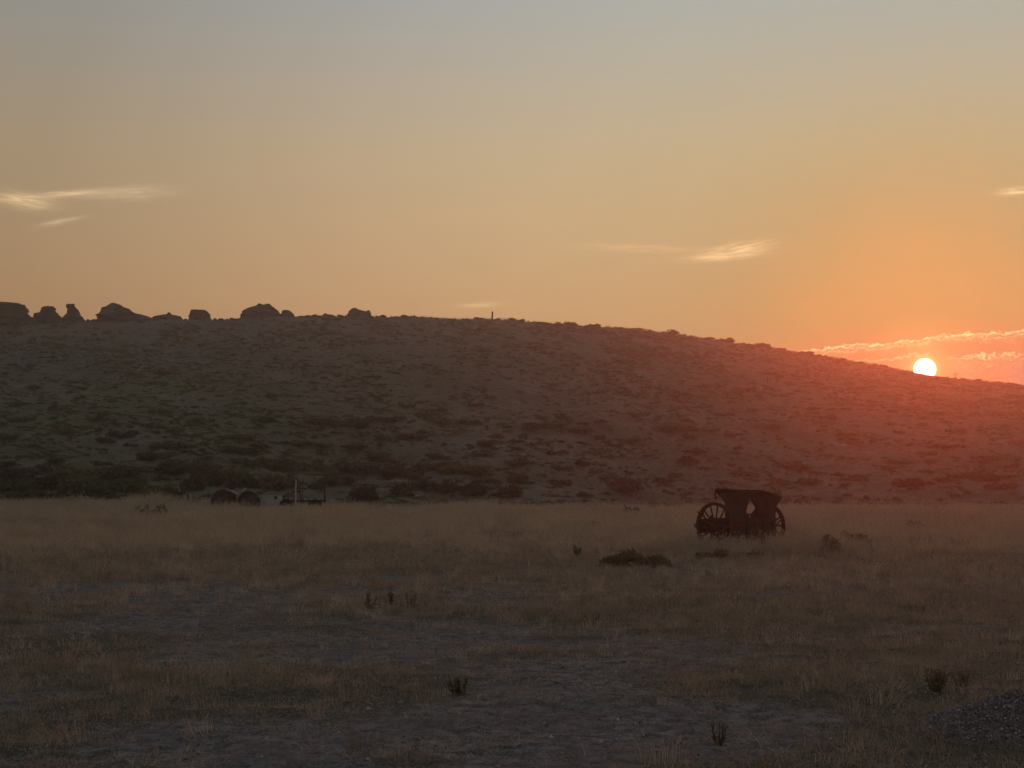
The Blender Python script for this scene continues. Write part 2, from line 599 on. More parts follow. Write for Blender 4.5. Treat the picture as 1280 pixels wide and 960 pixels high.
M_GROUND = mat_ground()
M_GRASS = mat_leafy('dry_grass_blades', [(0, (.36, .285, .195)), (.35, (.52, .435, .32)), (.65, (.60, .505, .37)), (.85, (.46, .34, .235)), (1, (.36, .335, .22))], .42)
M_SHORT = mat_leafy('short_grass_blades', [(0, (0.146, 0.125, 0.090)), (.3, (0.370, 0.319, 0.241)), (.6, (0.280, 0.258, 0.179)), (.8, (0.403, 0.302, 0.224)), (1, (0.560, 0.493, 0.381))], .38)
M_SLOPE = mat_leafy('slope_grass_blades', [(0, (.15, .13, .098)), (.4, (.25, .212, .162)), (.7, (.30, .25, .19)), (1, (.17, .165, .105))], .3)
M_SCRUB = mat_leafy('scrub_leaves', [(0, (0.047, 0.041, 0.031)), (.45, (0.073, 0.065, 0.047)), (.75, (0.092, 0.084, 0.053)), (1, (0.061, 0.067, 0.039))], .22, .6)
M_OLIVE = mat_leafy('olive_scrub_leaves', [(0, (0.097, 0.092, 0.049)), (.5, (0.135, 0.124, 0.062)), (1, (0.116, 0.127, 0.059))], .25, .6)
M_GREEN = mat_leafy('green_scrub_leaves', [(0, (.052, .068, .030)), (.5, (.070, .092, .038)), (1, (.092, .116, .050))], .25, .6)
M_BROWN = mat_leafy('brown_scrub_leaves', [(0, (0.094, 0.073, 0.055)), (.5, (0.128, 0.097, 0.073)), (1, (0.111, 0.093, 0.069))], .22, .6)
M_GREYBUSH = mat_leafy('grey_sage_leaves', [(0, (0.165, 0.149, 0.116)), (.5, (0.220, 0.193, 0.149)), (1, (0.187, 0.176, 0.132))], .25, .6)
M_FIELD = mat_leafy('field_bush_leaves', [(0, (.115, .105, .058)), (.5, (.150, .132, .078)), (1, (.130, .128, .066))], .38, .6)
M_WEED = mat_leafy('weed_leaves', [(0, (0.108, 0.112, 0.065)), (.5, (0.151, 0.138, 0.078)), (1, (0.130, 0.151, 0.078))], .25)
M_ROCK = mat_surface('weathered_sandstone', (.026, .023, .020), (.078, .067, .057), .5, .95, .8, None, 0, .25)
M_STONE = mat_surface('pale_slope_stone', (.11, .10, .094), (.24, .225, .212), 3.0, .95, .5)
M_GRAVEL = mat_leafy('gravel_stones', [(0, (0.085, 0.076, 0.073)), (.6, (0.170, 0.153, 0.145)), (.9, (0.272, 0.255, 0.246)), (1, (0.510, 0.493, 0.476))], 0.0)
M_WOOD = mat_surface('weathered_wood', (.040, .028, .022), (.095, .068, .052), 5.0, .9, .5, (1, 1, 6))
M_IRON = mat_surface('rusty_iron', (.035, .022, .017), (.085, .048, .034), 12.0, .8, .4, None, .25)
M_TANK = mat_surface('stained_tank_steel', (.060, .052, .043), (.125, .105, .085), 2.5, .8, .3)
M_CANVAS = mat_surface('rotten_canvas', (.038, .028, .024), (.075, .055, .046), 4.0, .95, .6)
M_GALV = mat_surface('dull_galvanised_steel', (.14, .14, .14), (.24, .235, .225), 4.0, .6, .2, None, .4)
M_WHITE = mat_surface('faded_white_paint', (.26, .265, .28), (.42, .425, .44), 3.0, .6, .15)
M_DARK = mat_surface('black_opening', (.012, .012, .012), (.02, .02, .02), 3.0, .9, 0)
M_PALEPOST = mat_surface('bleached_wood', (.30, .27, .23), (.46, .42, .37), 6.0, .9, .3, (1, 1, .2))
M_BARK = mat_surface('dry_stems', (.055, .042, .032), (.10, .08, .06), 9.0, .9, .2)

# ------------------------------------------------------------------ ground sheet


def build_ground():
    a_in = np.linspace(R(-31), R(31), 530)
    a_l = np.linspace(R(-180), R(-31), 70)[:-1]
    a_r = np.linspace(R(31), R(180), 70)[1:-1]
    az = np.concatenate([a_l, a_in, a_r])
    dd = np.concatenate([[0.6, 1.5, 3.0, 4.5], np.exp(np.linspace(math.log(6), math.log(330), 520)), np.exp(np.linspace(math.log(345), math.log(2200), 28))])
    A, D = np.meshgrid(az, dd)
    x = (np.sin(A) * D)
    y = (np.cos(A) * D)
    z = terrain(x, y)
    nd, na = D.shape
    V = np.stack([x, y, z], -1).reshape(-1, 3)
    V = np.vstack([V, [[0, 0, float(terrain(0., 0.))]]])
    i = np.arange(nd - 1)[:, None] * na + np.arange(na)[None, :]
    j = np.arange(nd - 1)[:, None] * na + (np.arange(na)[None, :] + 1) % na
    F = np.stack([i, i + na, j + na, j], -1).reshape(-1, 4)
    c = len(V) - 1
    tri = np.stack([np.full(na, c), np.arange(na), (np.arange(na) + 1) % na], -1)
    me = bpy.data.meshes.new('ground')
    nl = F.size + tri.size
    me.vertices.add(len(V))
    me.vertices.foreach_set('co', V.ravel())
    me.loops.add(nl)
    me.loops.foreach_set('vertex_index', np.concatenate([F.ravel(), tri.ravel()]).astype(np.int32))
    me.polygons.add(len(F) + len(tri))
    me.polygons.foreach_set('loop_start', np.concatenate([np.arange(len(F)) * 4, F.size + np.arange(len(tri)) * 3]).astype(np.int32))
    me.polygons.foreach_set('use_smooth', np.ones(len(F) + len(tri), bool))
    me.update(calc_edges=True)
    me.validate()
    px, py = V[:, 0], V[:, 1]
    d = np.hypot(px, py)
    for n, val in (('bare', bareness(px, py)), ('hill', sstep(d, 82, 94)), ('green', greenness(px, py)), ('rocky', rockiness(px, py)), ('tall', tallness(px, py))):
        at = me.attributes.new(n, 'FLOAT', 'POINT')
        at.data.foreach_set('value', val.astype(np.float32))
    me.materials.append(M_GROUND)
    return tag(link('ground', me), 'dry field and scrubby hillside rising to a rocky ridge', kind='structure')


build_ground()

# ------------------------------------------------------------------ scattering of uncountable growth
SRC = {}


def source_collection(key, meshes):
    c = bpy.data.collections.new('source_' + key)
    for i, me in enumerate(meshes):
        o = bpy.data.objects.new(key + '_source', me)
        c.objects.link(o)
    return c


def scatter(name, pts, meshes, scales, tilt=.12, label=None):
    n = len(pts)
    me = bpy.data.meshes.new(name)
    me.vertices.add(n)
    me.vertices.foreach_set('co', np.asarray(pts, np.float32).ravel())
    a = me.attributes.new('inst_scale', 'FLOAT_VECTOR', 'POINT')
    s = np.asarray(scales, np.float32)
    if s.ndim == 1:
        s = np.repeat(s[:, None], 3, 1)
    a.data.foreach_set('vector', s.ravel())
    rot = np.stack([rng.normal(0, tilt, n), rng.normal(0, tilt, n), rng.uniform(0, 6.283, n)], -1).astype(np.float32)
    a = me.attributes.new('inst_rot', 'FLOAT_VECTOR', 'POINT')
    a.data.foreach_set('vector', rot.ravel())
    a = me.attributes.new('inst_pick', 'INT', 'POINT')
    a.data.foreach_set('value', rng.integers(0, len(meshes), n).astype(np.int32))
    o = link(name, me)
    ng = bpy.data.node_groups.new(name + '_scatter', 'GeometryNodeTree')
    ng.interface.new_socket('Geometry', in_out='INPUT', socket_type='NodeSocketGeometry')
    ng.interface.new_socket('Geometry', in_out='OUTPUT', socket_type='NodeSocketGeometry')
    gi, go = ng.nodes.new('NodeGroupInput'), ng.nodes.new('NodeGroupOutput')
    ci = ng.nodes.new('GeometryNodeCollectionInfo')
    ci.inputs['Collection'].default_value = source_collection(name, meshes)
    ci.inputs['Separate Children'].default_value = True
    ci.inputs['Reset Children'].default_value = True
    iop = ng.nodes.new('GeometryNodeInstanceOnPoints')
    iop.inputs['Pick Instance'].default_value = True

    def named(nm, ty):
        q = ng.nodes.new('GeometryNodeInputNamedAttribute')
        q.data_type = ty
        q.inputs['Name'].default_value = nm
        return [s_ for s_ in q.outputs if s_.enabled and s_.name == 'Attribute'][0]
    L = ng.links.new
    L(gi.outputs[0], iop.inputs['Points'])
    L(ci.outputs[0], iop.inputs['Instance'])
    L(named('inst_pick', 'INT'), iop.inputs['Instance Index'])
    e2r = ng.nodes.new('FunctionNodeEulerToRotation')
    L(named('inst_rot', 'FLOAT_VECTOR'), e2r.inputs[0])
    L(e2r.outputs[0], iop.inputs['Rotation'])
    L(named('inst_scale', 'FLOAT_VECTOR'), iop.inputs['Scale'])
    L(iop.outputs[0], go.inputs[0])
    md = o.modifiers.new('scatter', 'NODES')
    md.node_group = ng
    return tag(o, label, kind='stuff')


def tuft(n, h, spread, w, lean, mat, heads=0, seed=0, flat=0.0):
    """a clump of tapering bent blades"""
    r_ = random.Random(seed)
    vs, fs = [], []
    for k in range(n):
        a = r_.uniform(0, 6.283)
        rr = spread * math.sqrt(r_.random())
        bx, by = rr * math.cos(a), rr * math.sin(a)
        hh = h * r_.uniform(.45, 1.0)
        da = a + r_.uniform(-1.2, 1.2)
        ln = lean * hh * r_.uniform(.2, 1.2)
        fx = r_.uniform(0, 6.283)
        wx, wy = math.cos(fx) * w * .5, math.sin(fx) * w * .5
        base = len(vs)
        for t in (0, .5, 1.0):
            cx, cy = bx + math.cos(da) * ln * t * t, by + math.sin(da) * ln * t * t
            cz = hh * (t - .25 * lean * t * t) * (1 - flat) + .012 * (flat > 0)
            ww = 1 - .8 * t
            vs.append((cx - wx * ww, cy - wy * ww, cz - (.02 if t == 0 else 0)))
            vs.append((cx + wx * ww, cy + wy * ww, cz - (.02 if t == 0 else 0)))
        fs += [(base, base + 1, base + 3, base + 2), (base + 2, base + 3, base + 5, base + 4)]
        if k < heads:
            cx, cy, cz = bx + math.cos(da) * ln, by + math.sin(da) * ln, hh * (1 - .25 * lean)
            q = len(vs)
            for (ox, oy, oz) in ((-wx * 1.9, -wy * 1.9, .0), (wx * 1.9, wy * 1.9, .0), (math.cos(da) * .03, math.sin(da) * .03, .13), (wy * 1.9, -wx * 1.9, 0), (-wy * 1.9, wx * 1.9, 0)):
                vs.append((cx + ox, cy + oy, cz + oz * h - .05 * h))
            fs += [(q, q + 1, q + 2), (q + 3, q + 4, q + 2)]
    return mesh('tuft', vs, fs, mat)


def random_ground(n, az0, az1, d0, d1):
    """uniform over the ground area of a ring sector"""
    d = np.sqrt(rng.uniform(d0 ** 2, d1 ** 2, n))
    a = rng.uniform(az0, az1, n)
    return np.sin(a) * d, np.cos(a) * d, d


WAGON_D = 36.7
WAGON = spot(925, WAGON_D)
PILE = Vector((3.85, 10.0, float(terrain(3.85, 10.0))))


def keep_clear(x, y):
    k = (np.hypot(x - PILE.x, y - PILE.y) > .85)
    # keep the wagon's own footprint open
    az = math.atan2(WAGON.x, WAGON.y)
    lx = (x - WAGON.x) * math.cos(az) - (y - WAGON.y) * math.sin(az)
    ly = (x - WAGON.x) * math.sin(az) + (y - WAGON.y) * math.cos(az)
    return k & ~((np.abs(lx) < .9) & (np.abs(ly) < .9))


def build_grass():
    # tall belt
    big = [tuft(30, .66, .30, .011, .55, M_GRASS, 9, 100 + i) for i in range(9)]
    x, y, d = random_ground(74000, R(-33), R(33), 16, 97)
    p = tallness(x, y) * np.clip(.55 + 3.2 * (fbm(x / 3.1, y / 5.2, 3, 131) - .48), .10, 1)
    k = (rng.random(len(x)) < p) & keep_clear(x, y)
    x, y, d = x[k], y[k], d[k]
    sc_ = rng.uniform(.55, 1.1, len(x)) * (.34 + .62 * sstep(d, 22, 66)) * (.45 + 1.1 * fbm(x / 2.2, y / 3.0, 3, 137))
    scatter('tall_dry_grass', np.stack([x, y, terrain(x, y)], -1), big, sc_, .10, 'belt of tall straw coloured grass across the field')
    # taller growth round the wagon
    n = 520
    a = rng.uniform(0, 6.283, n)
    rr = rng.uniform(.75, 2.4, n)
    x, y = WAGON.x + rr * np.cos(a) * 1.25, WAGON.y - .35 + rr * np.sin(a)
    k = keep_clear(x, y)
    x, y = x[k], y[k]
    scatter('grass_round_the_wagon', np.stack([x, y, terrain(x, y)], -1), big, rng.uniform(.50, .95, len(x)), .12, 'taller straw grass growing round the wagon wheels')
    # short clumps, litter in front
    small = [tuft(22, .115, .13, .006, .9, M_SHORT, 3, 200 + i) for i in range(8)]
    x, y, d = random_ground(112000, R(-42), R(42), 5.5, 42)
    b = bareness(x, y)
    p = np.clip(1.05 - 1.3 * b, .10, 1) * (.35 + .65 * sstep(fbm(x / .9, y / .9, 2, 141), .35, .65))
    p = p * (1 - sstep(d, 22, 40 + 6 * (fbm(x / 4, y / 4, 3, 143) - .5)))
    k = (rng.random(len(x)) < p) & keep_clear(x, y)
    x, y, d, b = x[k], y[k], d[k], b[k]
    sc_ = rng.uniform(.35, 1.2, len(x)) * (1.25 - .8 * b) * (.75 + .7 * sstep(d, 10, 30))
    scatter('short_grass', np.stack([x, y, terrain(x, y)], -1), small, sc_, .2, 'short withered grass in clumps over the bare field')
    # taller reddish clumps in patches
    mid = [tuft(30, .25, .13, .005, .7, M_SHORT, 8, 240 + i) for i in range(6)]
    x, y, d = random_ground(22500, R(-38), R(38), 7.0, 48)
    patch = np.zeros(len(x))
    for cx, cy, rx, ry, s in TUFTY:
        patch = np.maximum(patch, s * 1.5 * np.exp(-((x - cx) / rx) ** 2 - ((y - cy) / ry) ** 2))
    p = patch * .55 + .50 * sstep(d, 14, 28) * sstep(fbm(x / 2.2, y / 2.2, 3, 147), .42, .66) * (1 - .8 * bareness(x, y))
    k = (rng.random(len(x)) < p) & keep_clear(x, y)
    x, y, d = x[k], y[k], d[k]
    scatter('weathered_grass', np.stack([x, y, terrain(x, y)], -1), mid, rng.uniform(.5, 1.1, len(x)), .14, 'knee high russet grass clumps scattered on the field')
    # fallen straw
    straw = [tuft(18, .13, .14, .0042, 2.6, M_GRASS, 0, 300 + i, .86) for i in range(6)]
    x, y, d = random_ground(31000, R(-42), R(42), 5.5, 32)
    p = np.clip(.85 - .75 * bareness(x, y), .15, 1)
    k = (rng.random(len(x)) < p) & keep_clear(x, y)
    x, y = x[k], y[k]
    scatter('straw_litter', np.stack([x, y, terrain(x, y)], -1), straw, rng.uniform(.5, 1.2, len(x)), .1, 'fallen dry straw lying on the ground')
    # hillside grass
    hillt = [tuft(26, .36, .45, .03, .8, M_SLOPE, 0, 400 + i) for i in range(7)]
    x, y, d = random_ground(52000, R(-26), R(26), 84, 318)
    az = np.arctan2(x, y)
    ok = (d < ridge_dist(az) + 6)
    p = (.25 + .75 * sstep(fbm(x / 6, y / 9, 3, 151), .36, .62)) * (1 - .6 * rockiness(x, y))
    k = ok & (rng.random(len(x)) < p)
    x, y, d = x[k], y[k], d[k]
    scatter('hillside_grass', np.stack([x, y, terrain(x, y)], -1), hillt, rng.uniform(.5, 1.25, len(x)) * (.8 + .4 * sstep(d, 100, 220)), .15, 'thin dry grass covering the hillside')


def shrub_mesh(name, n, leaf, mat, seed, lumps=6, flatness=.62, stems=True):
    """low mound shrub: leaf faces spread through several lumps, unit radius, rooted at z = 0"""
    r_ = random.Random(seed)
    cs = []
    for i in range(lumps):
        a = r_.uniform(0, 6.283)
        rr = r_.uniform(.0, .68)
        s = r_.uniform(.28, .52)
        cs.append((rr * math.cos(a), rr * math.sin(a), s * r_.uniform(.15, .75) * flatness * 1.4, s))
    vs, fs = [], []
    for k in range(n):
        cx, cy, cz, s = cs[r_.randrange(lumps)]
        v = Vector((r_.gauss(0, 1), r_.gauss(0, 1), r_.gauss(0, 1))).normalized() * s * (r_.random() ** .4)
        p = Vector((cx + v.x, cy + v.y, cz + v.z * flatness))
        if p.z < .0:
            p.z = abs(p.z) * .5
        nrm = (v.normalized() * .7 + Vector((r_.gauss(0, .6), r_.gauss(0, .6), r_.gauss(0, .6)))).normalized()
        a = nrm.orthogonal().normalized()
        b = nrm.cross(a)
        t = r_.uniform(0, 6.283)
        a, b = a * math.cos(t) + b * math.sin(t), b * math.cos(t) - a * math.sin(t)
        L = leaf * r_.uniform(.6, 1.3)
        q = len(vs)
        vs += [p - a * L, p + b * L * .45, p + a * L, p - b * L * .45]
        fs.append((q, q + 1, q + 2, q + 3))
    if stems:
        for k in range(9):
            cx, cy, cz, s = cs[k % lumps]
            q = len(vs)
            ax, ay = r_.uniform(-.1, .1), r_.uniform(-.1, .1)
            vs += [(ax - .02, ay, -.1), (ax + .02, ay, -.1), (cx + .008, cy, cz), (cx - .008, cy, cz)]
            fs.append((q, q + 1, q + 2, q + 3))
    # uneven ground-hugging heart so the mound is not see-through near its foot
    return mesh(name, vs, fs, mat)


def rock_mesh(name, seed, mat, sub=2, sq=(1, .8, .6), rough=.35):
    import bmesh
    bm = bmesh.new()
    bmesh.ops.create_icosphere(bm, subdivisions=sub, radius=1)
    r_ = random.Random(seed)
    planes = [(Vector((r_.gauss(0, 1), r_.gauss(0, 1), r_.gauss(0, .8))).normalized(), r_.uniform(.55, .85)) for _ in range(7)]
    for v in bm.verts:
        for nn, dd in planes:
            e = v.co.dot(nn) - dd
            if e > 0:
                v.co -= nn * e * .9
        v.co += Vector((r_.uniform(-1, 1), r_.uniform(-1, 1), r_.uniform(-1, 1))) * rough * .12
        v.co = Vector((v.co.x * sq[0], v.co.y * sq[1], v.co.z * sq[2]))
    me = bpy.data.meshes.new(name)
    bm.to_mesh(me)
    bm.free()
    me.materials.append(mat)
    return me


def build_slope_stuff():
    scr = [shrub_mesh('scrub', 110, .17, [M_SCRUB, M_SCRUB, M_BROWN, M_OLIVE][i % 4], 500 + i, 4, .55, False) for i in range(8)]
    x, y, d = random_ground(42000, R(-26), R(26), 90, 316)
    az = np.arctan2(x, y)
    p = (.12 + .88 * sstep(fbm(x / 5, y / 8, 3, 161), .42, .66))
    k = (d < ridge_dist(az) + 3) & (rng.random(len(x)) < p * .75)
    x, y, d = x[k], y[k], d[k]
    s = rng.uniform(.20, .55, len(x)) * (1 + .5 * sstep(d, 150, 240))
    scatter('hillside_scrub', np.stack([x, y, terrain(x, y) - .04], -1), scr, np.stack([s * 1.2, s * 1.2, s * 1.05], -1), .05, 'low dark scrub speckling the hillside')
    grn = [shrub_mesh('green_scrub', 110, .15, M_GREEN, 540 + i, 4, .5, False) for i in range(4)]
    x, y, d = random_ground(16000, R(-26), R(4), 86, 205)
    k = rng.random(len(x)) < greenness(x, y) * .55
    x, y = x[k], y[k]
    s = rng.uniform(.25, .6, len(x))
    scatter('green_undergrowth', np.stack([x, y, terrain(x, y) - .04], -1), grn, np.stack([s * 1.3, s * 1.3, s * .7], -1), .05, 'green undergrowth on the lower slope at the left')
    st = [rock_mesh('stone', 600 + i, M_STONE, 1) for i in range(6)]
    x, y, d = random_ground(16000, R(-26), R(8), 150, 300)
    az = np.arctan2(x, y)
    k = (d < ridge_dist(az)) & (rng.random(len(x)) < rockiness(x, y) * .55 + .02)
    x, y = x[k], y[k]
    scatter('slope_rubble', np.stack([x, y, terrain(x, y)], -1), st, rng.gamma(2.2, .075, len(x)) + .06, .4, 'loose pale stones strewn over the upper slope')
    pb = [rock_mesh('pebble', 640 + i, M_GRAVEL, 1) for i in range(5)]
    x, y, d = random_ground(40000, R(-42), R(42), 5.5, 24)
    k = rng.random(len(x)) < bareness(x, y) * .8
    x, y = x[k], y[k]
    scatter('pebbles', np.stack([x, y, terrain(x, y)], -1), pb, rng.gamma(2.0, .0038, len(x)) + .003, .5, 'small pebbles over the bare grey earth')


build_grass()
build_slope_stuff()

# ------------------------------------------------------------------ boulders on the ridge


def loft_rock(name, levels, d, seed, label, depth=.75, group='sandstone boulders along the ridge', off=0.0):
    """levels: (row, left column, right column) from the top down, measured at distance d"""
    r_ = random.Random(seed)
    uc = sum(l + r for _, l, r in levels[-3:]) / 6.0
    foot = spot(uc, d)
    az = math.atan2(foot.x, foot.y)
    k = d / FPX / math.cos(az) * 1.0
    hs = []
    for row, l, r in levels:
        zz = EYE + d * bearing((l + r) / 2, row)[1] - foot.z
        hs.append((zz, (l - uc) * k, (r - uc) * k))
    hs.append((min(hs[-1][0] - 1.2, -.8), hs[-1][1] * 1.05, hs[-1][2] * 1.05))
    # refine levels
    fine = []
    for i in range(len(hs) - 1):
        n = 3
        for q in range(n):
            t = q / n
            zz_, l_, r2_ = (hs[i][c] * (1 - t) + hs[i + 1][c] * t for c in range(3))
            jw = (r2_ - l_) * .035
            fine.append((zz_, l_ + (r_.uniform(-jw, jw) if q else 0), r2_ + (r_.uniform(-jw, jw) if q else 0)))
    fine.append(hs[-1])
    seg = 28
    vs, fs = [], []
    for i, (zz, l, r) in enumerate(fine):
        cx, hw = (l + r) / 2, (r - l) / 2
        hd = hw * depth + .25
        for s in range(seg):
            t = 2 * math.pi * s / seg
            c, sn = math.cos(t), math.sin(t)
            q = (abs(c) ** 3.2 + abs(sn) ** 3.2) ** (-1 / 3.2)
            n1 = fbm(np.array(c * 2.2 + seed), np.array(zz * .55 + sn * 2.2), 3, seed) - .5
            n2 = fbm(np.array(c * 7 + seed), np.array(zz * 2.2 + sn * 7), 2, seed + 9) - .5
            ed = 1 + float(n1) * .34 + float(n2) * .16
            blk = float(hash2(np.array(int(t * 1.15 + seed)), np.array(int(i / 2.6)), seed)) - .5
            blk += .6 * (float(hash2(np.array(int(t * 2.9 + seed)), np.array(int(i / 1.5)), seed + 3)) - .5)
            strat = 1 + .20 * blk * (1 if abs(c) < .9 else .3)
            vs.append((cx + hw * c * q * (1 + (ed - 1) * .38) * strat, hd * sn * q * ed * strat, zz + float(n2) * .35))
        if i:
            for s in range(seg):
                a, b = (i - 1) * seg + s, (i - 1) * seg + (s + 1) % seg
                fs.append((a, b, b + seg, a + seg))
    top = len(vs)
    vs.append(((fine[0][1] + fine[0][2]) / 2, 0, fine[0][0] + .08))
    for s in range(seg):
        fs.append((top, (s + 1) % seg, s))
    fs = [tuple(reversed(f)) for f in fs]
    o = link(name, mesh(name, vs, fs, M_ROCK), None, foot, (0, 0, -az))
    return tag(o, label, 'boulder', group)


def build_boulders():
    D = 233
    loft_rock('boulder', [(378.5, -14, 6), (379.8, -18, 17), (383, -22, 22), (386.5, -24, 25), (393, -26, 25), (400, -28, 26), (407, -28, 28)], D, 3,
              'broad flat topped sandstone block at the left end of the ridge')
    loft_rock('boulder', [(393, 25, 30.5), (395, 24, 31), (397, 23, 36), (400, 22, 39), (406, 22, 41)], D - 2, 5,
              'low stepped sandstone ledge leaning against the broad flat topped block')
    loft_rock('boulder', [(383.3, 54, 60), (384.6, 49, 62), (386, 47.3, 63.5), (388.5, 47.3, 63), (390.5, 47, 64), (392.3, 40, 66), (396, 40, 69), (400, 40.5, 72), (406, 40, 74)], D, 8,
              'sandstone boulder with rounded cap and square shoulder, left of the capped pillar')
    loft_rock('boulder', [(380.2, 80, 87.5), (381.5, 78.6, 88.5), (384, 79, 89), (385.8, 80.8, 90), (388, 80.2, 92.5), (392, 80, 94), (395, 77, 95), (398, 74.5, 98), (406, 73, 103)], D, 13,
              'narrow sandstone pillar with a small overhanging cap on the skyline')
    loft_rock('boulder', [(379.0, 137, 140.5), (382, 132.5, 147), (386, 127, 155), (390, 124, 161), (394, 122.5, 172), (398, 121, 183), (405, 120, 190)], D, 17,
              'large pointed sandstone mound with a long sloping flank on the skyline')
    loft_rock('boulder', [(391, 206, 209), (393, 205.2, 210), (394.3, 198, 213), (397, 190, 222), (403, 186, 226)], D + 3, 19,
              'low flat rock swell with a tiny knob on top, beside the pointed mound')
    loft_rock('boulder', [(387.3, 237, 242), (388.0, 236.3, 252), (390, 235.5, 256), (394, 235, 258.5), (398, 234, 260), (405, 233, 262)], D, 23,
              'squat square boulder standing alone between the pointed mound and the knobbly outcrop')
    loft_rock('boulder', [(382.0, 319, 335), (384, 313, 339), (387, 306, 341.5), (391, 301, 346), (395, 299.5, 349), (403, 298, 352)], D + 2, 29,
              'big rounded sandstone outcrop with two knobs along its top')
    loft_rock('boulder', [(380.2, 319.5, 323.5), (381.6, 318.8, 324.8), (385, 318, 325.5)], D + 1.5, 30, 'left knob stone perched on the big rounded outcrop', .9)
    loft_rock('boulder', [(380.2, 329.5, 335), (381.8, 328.8, 336.5), (385, 328.5, 337)], D + 1.5, 31, 'right knob stone perched on the big rounded outcrop', .9)
    loft_rock('boulder', [(388, 351.5, 357), (390, 350, 361), (394, 349, 365), (402, 348, 367)], D, 37,
              'small round boulder just beside the big knobbly outcrop')
    loft_rock('boulder', [(385.6, 439.5, 443), (387.5, 437, 446), (390, 434, 455), (394, 432, 462), (401, 430, 465)], D + 6, 41,
              'low wedge boulder with a lump on its left end, standing apart on the ridge')
    loft_rock('boulder', [(388.6, 457.5, 460.5), (391, 456, 462), (397, 455, 463)], D + 5, 43,
              'very small stone at the low end of the wedge boulder')


build_boulders()


def crest_rocks():
    gaps = [('between the capped pillar and the pointed mound', (106, 113, 118)), ('between the pointed mound and the square boulder', (192, 229)),
            ('between the square boulder and the knobbly outcrop', (266, 273, 281, 288, 294)), ('between the round boulder and the wedge boulder', (371, 383, 398, 411, 424)),
            ('between the wedge boulder and the lone post', (470, 489, 521, 545, 572))]
    order = ['leftmost', 'second from left', 'third from left', 'fourth from left']
    protos = [rock_mesh('rock', 660 + i, M_ROCK, 2, (1, .8, .75), .5) for i in range(4)]
    for where, us in gaps:
        for i, u in enumerate(us):
            d = float(ridge_dist(bearing(u, 398)[0])) - 1.2
            p = spot(u, d)
            w = rnd.uniform(2.0, 4.6) * d / FPX
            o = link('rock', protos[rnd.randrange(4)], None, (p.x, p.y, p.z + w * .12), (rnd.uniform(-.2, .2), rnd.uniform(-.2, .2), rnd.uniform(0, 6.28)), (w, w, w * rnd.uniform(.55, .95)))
            pos = 'rightmost' if i == len(us) - 1 else order[i]
            tag(o, f'{pos} small crest rock {where}', 'rock', 'small rocks along the ridge crest')


crest_rocks()

# ------------------------------------------------------------------ fence posts on the hill


def post(u, top_row, d, rad, label, lean=0.0, mat=None, cat='fence post', name='fence_post', group='weathered posts on the hill'):
    p = spot(u, d)
    h = EYE + math.hypot(p.x, p.y) * bearing(u, top_row)[1] - p.z
    b = MB().tube([(0, 0, -.3), (lean * .5, .01, h * .5), (lean, 0, h)], [rad, rad * .95, rad * .85], 8)
    b.tube([(lean * .9, 0, h * .88), (lean * .9, 0, h * .90)], rad * 1.12, 8)
    o = b.build(name, mat or M_WOOD)
    o.location = p
    return tag(o, label, cat, group)


def hill_d(u, row):
    p = ground_hit(u, row)
    return math.hypot(p.x, p.y)


post(615, 389.5, float(ridge_dist(bearing(615, 398)[0])) - 1, .16, 'single upright fence post on the skyline above the middle slope', .05)
post(961, 471.0, hill_d(961, 480), .10, 'thin fence post halfway up the slope, nearer the boulders')
post(973, 471.5, hill_d(973, 480), .10, 'thin fence post halfway up the slope, nearer the sun')

# ------------------------------------------------------------------ shrubs, one by one
SHRUB_VARIANTS = {}


def shrub_variants(kind):
    if kind not in SHRUB_VARIANTS:
        m = {'dark': M_SCRUB, 'olive': M_OLIVE, 'green': M_GREEN, 'brown': M_BROWN, 'grey': M_GREYBUSH, 'field': M_FIELD}[kind]
        SHRUB_VARIANTS[kind] = [shrub_mesh(kind + '_shrub', 560, .12, m, 700 + 13 * i + len(kind), 7, .62) for i in range(4)]
    return SHRUB_VARIANTS[kind]


SHRUBS = []       # (u, row, kind, object)


def shrub(u, row, wpx, hpx, kind, d=None):
    p = spot(u, d) if d else ground_hit(u, row)
    dd = math.hypot(p.x, p.y)
    w = wpx * dd / FPX * .56
    h = hpx * dd / FPX
    me = rnd.choice(shrub_variants(kind))
    o = link('shrub', me, None, (p.x, p.y, p.z - .06), (0, 0, rnd.uniform(0, 6.283)), (w, w * rnd.uniform(.8, 1.1), h / .70))
    SHRUBS.append([u, row, kind, o, wpx])
    return o


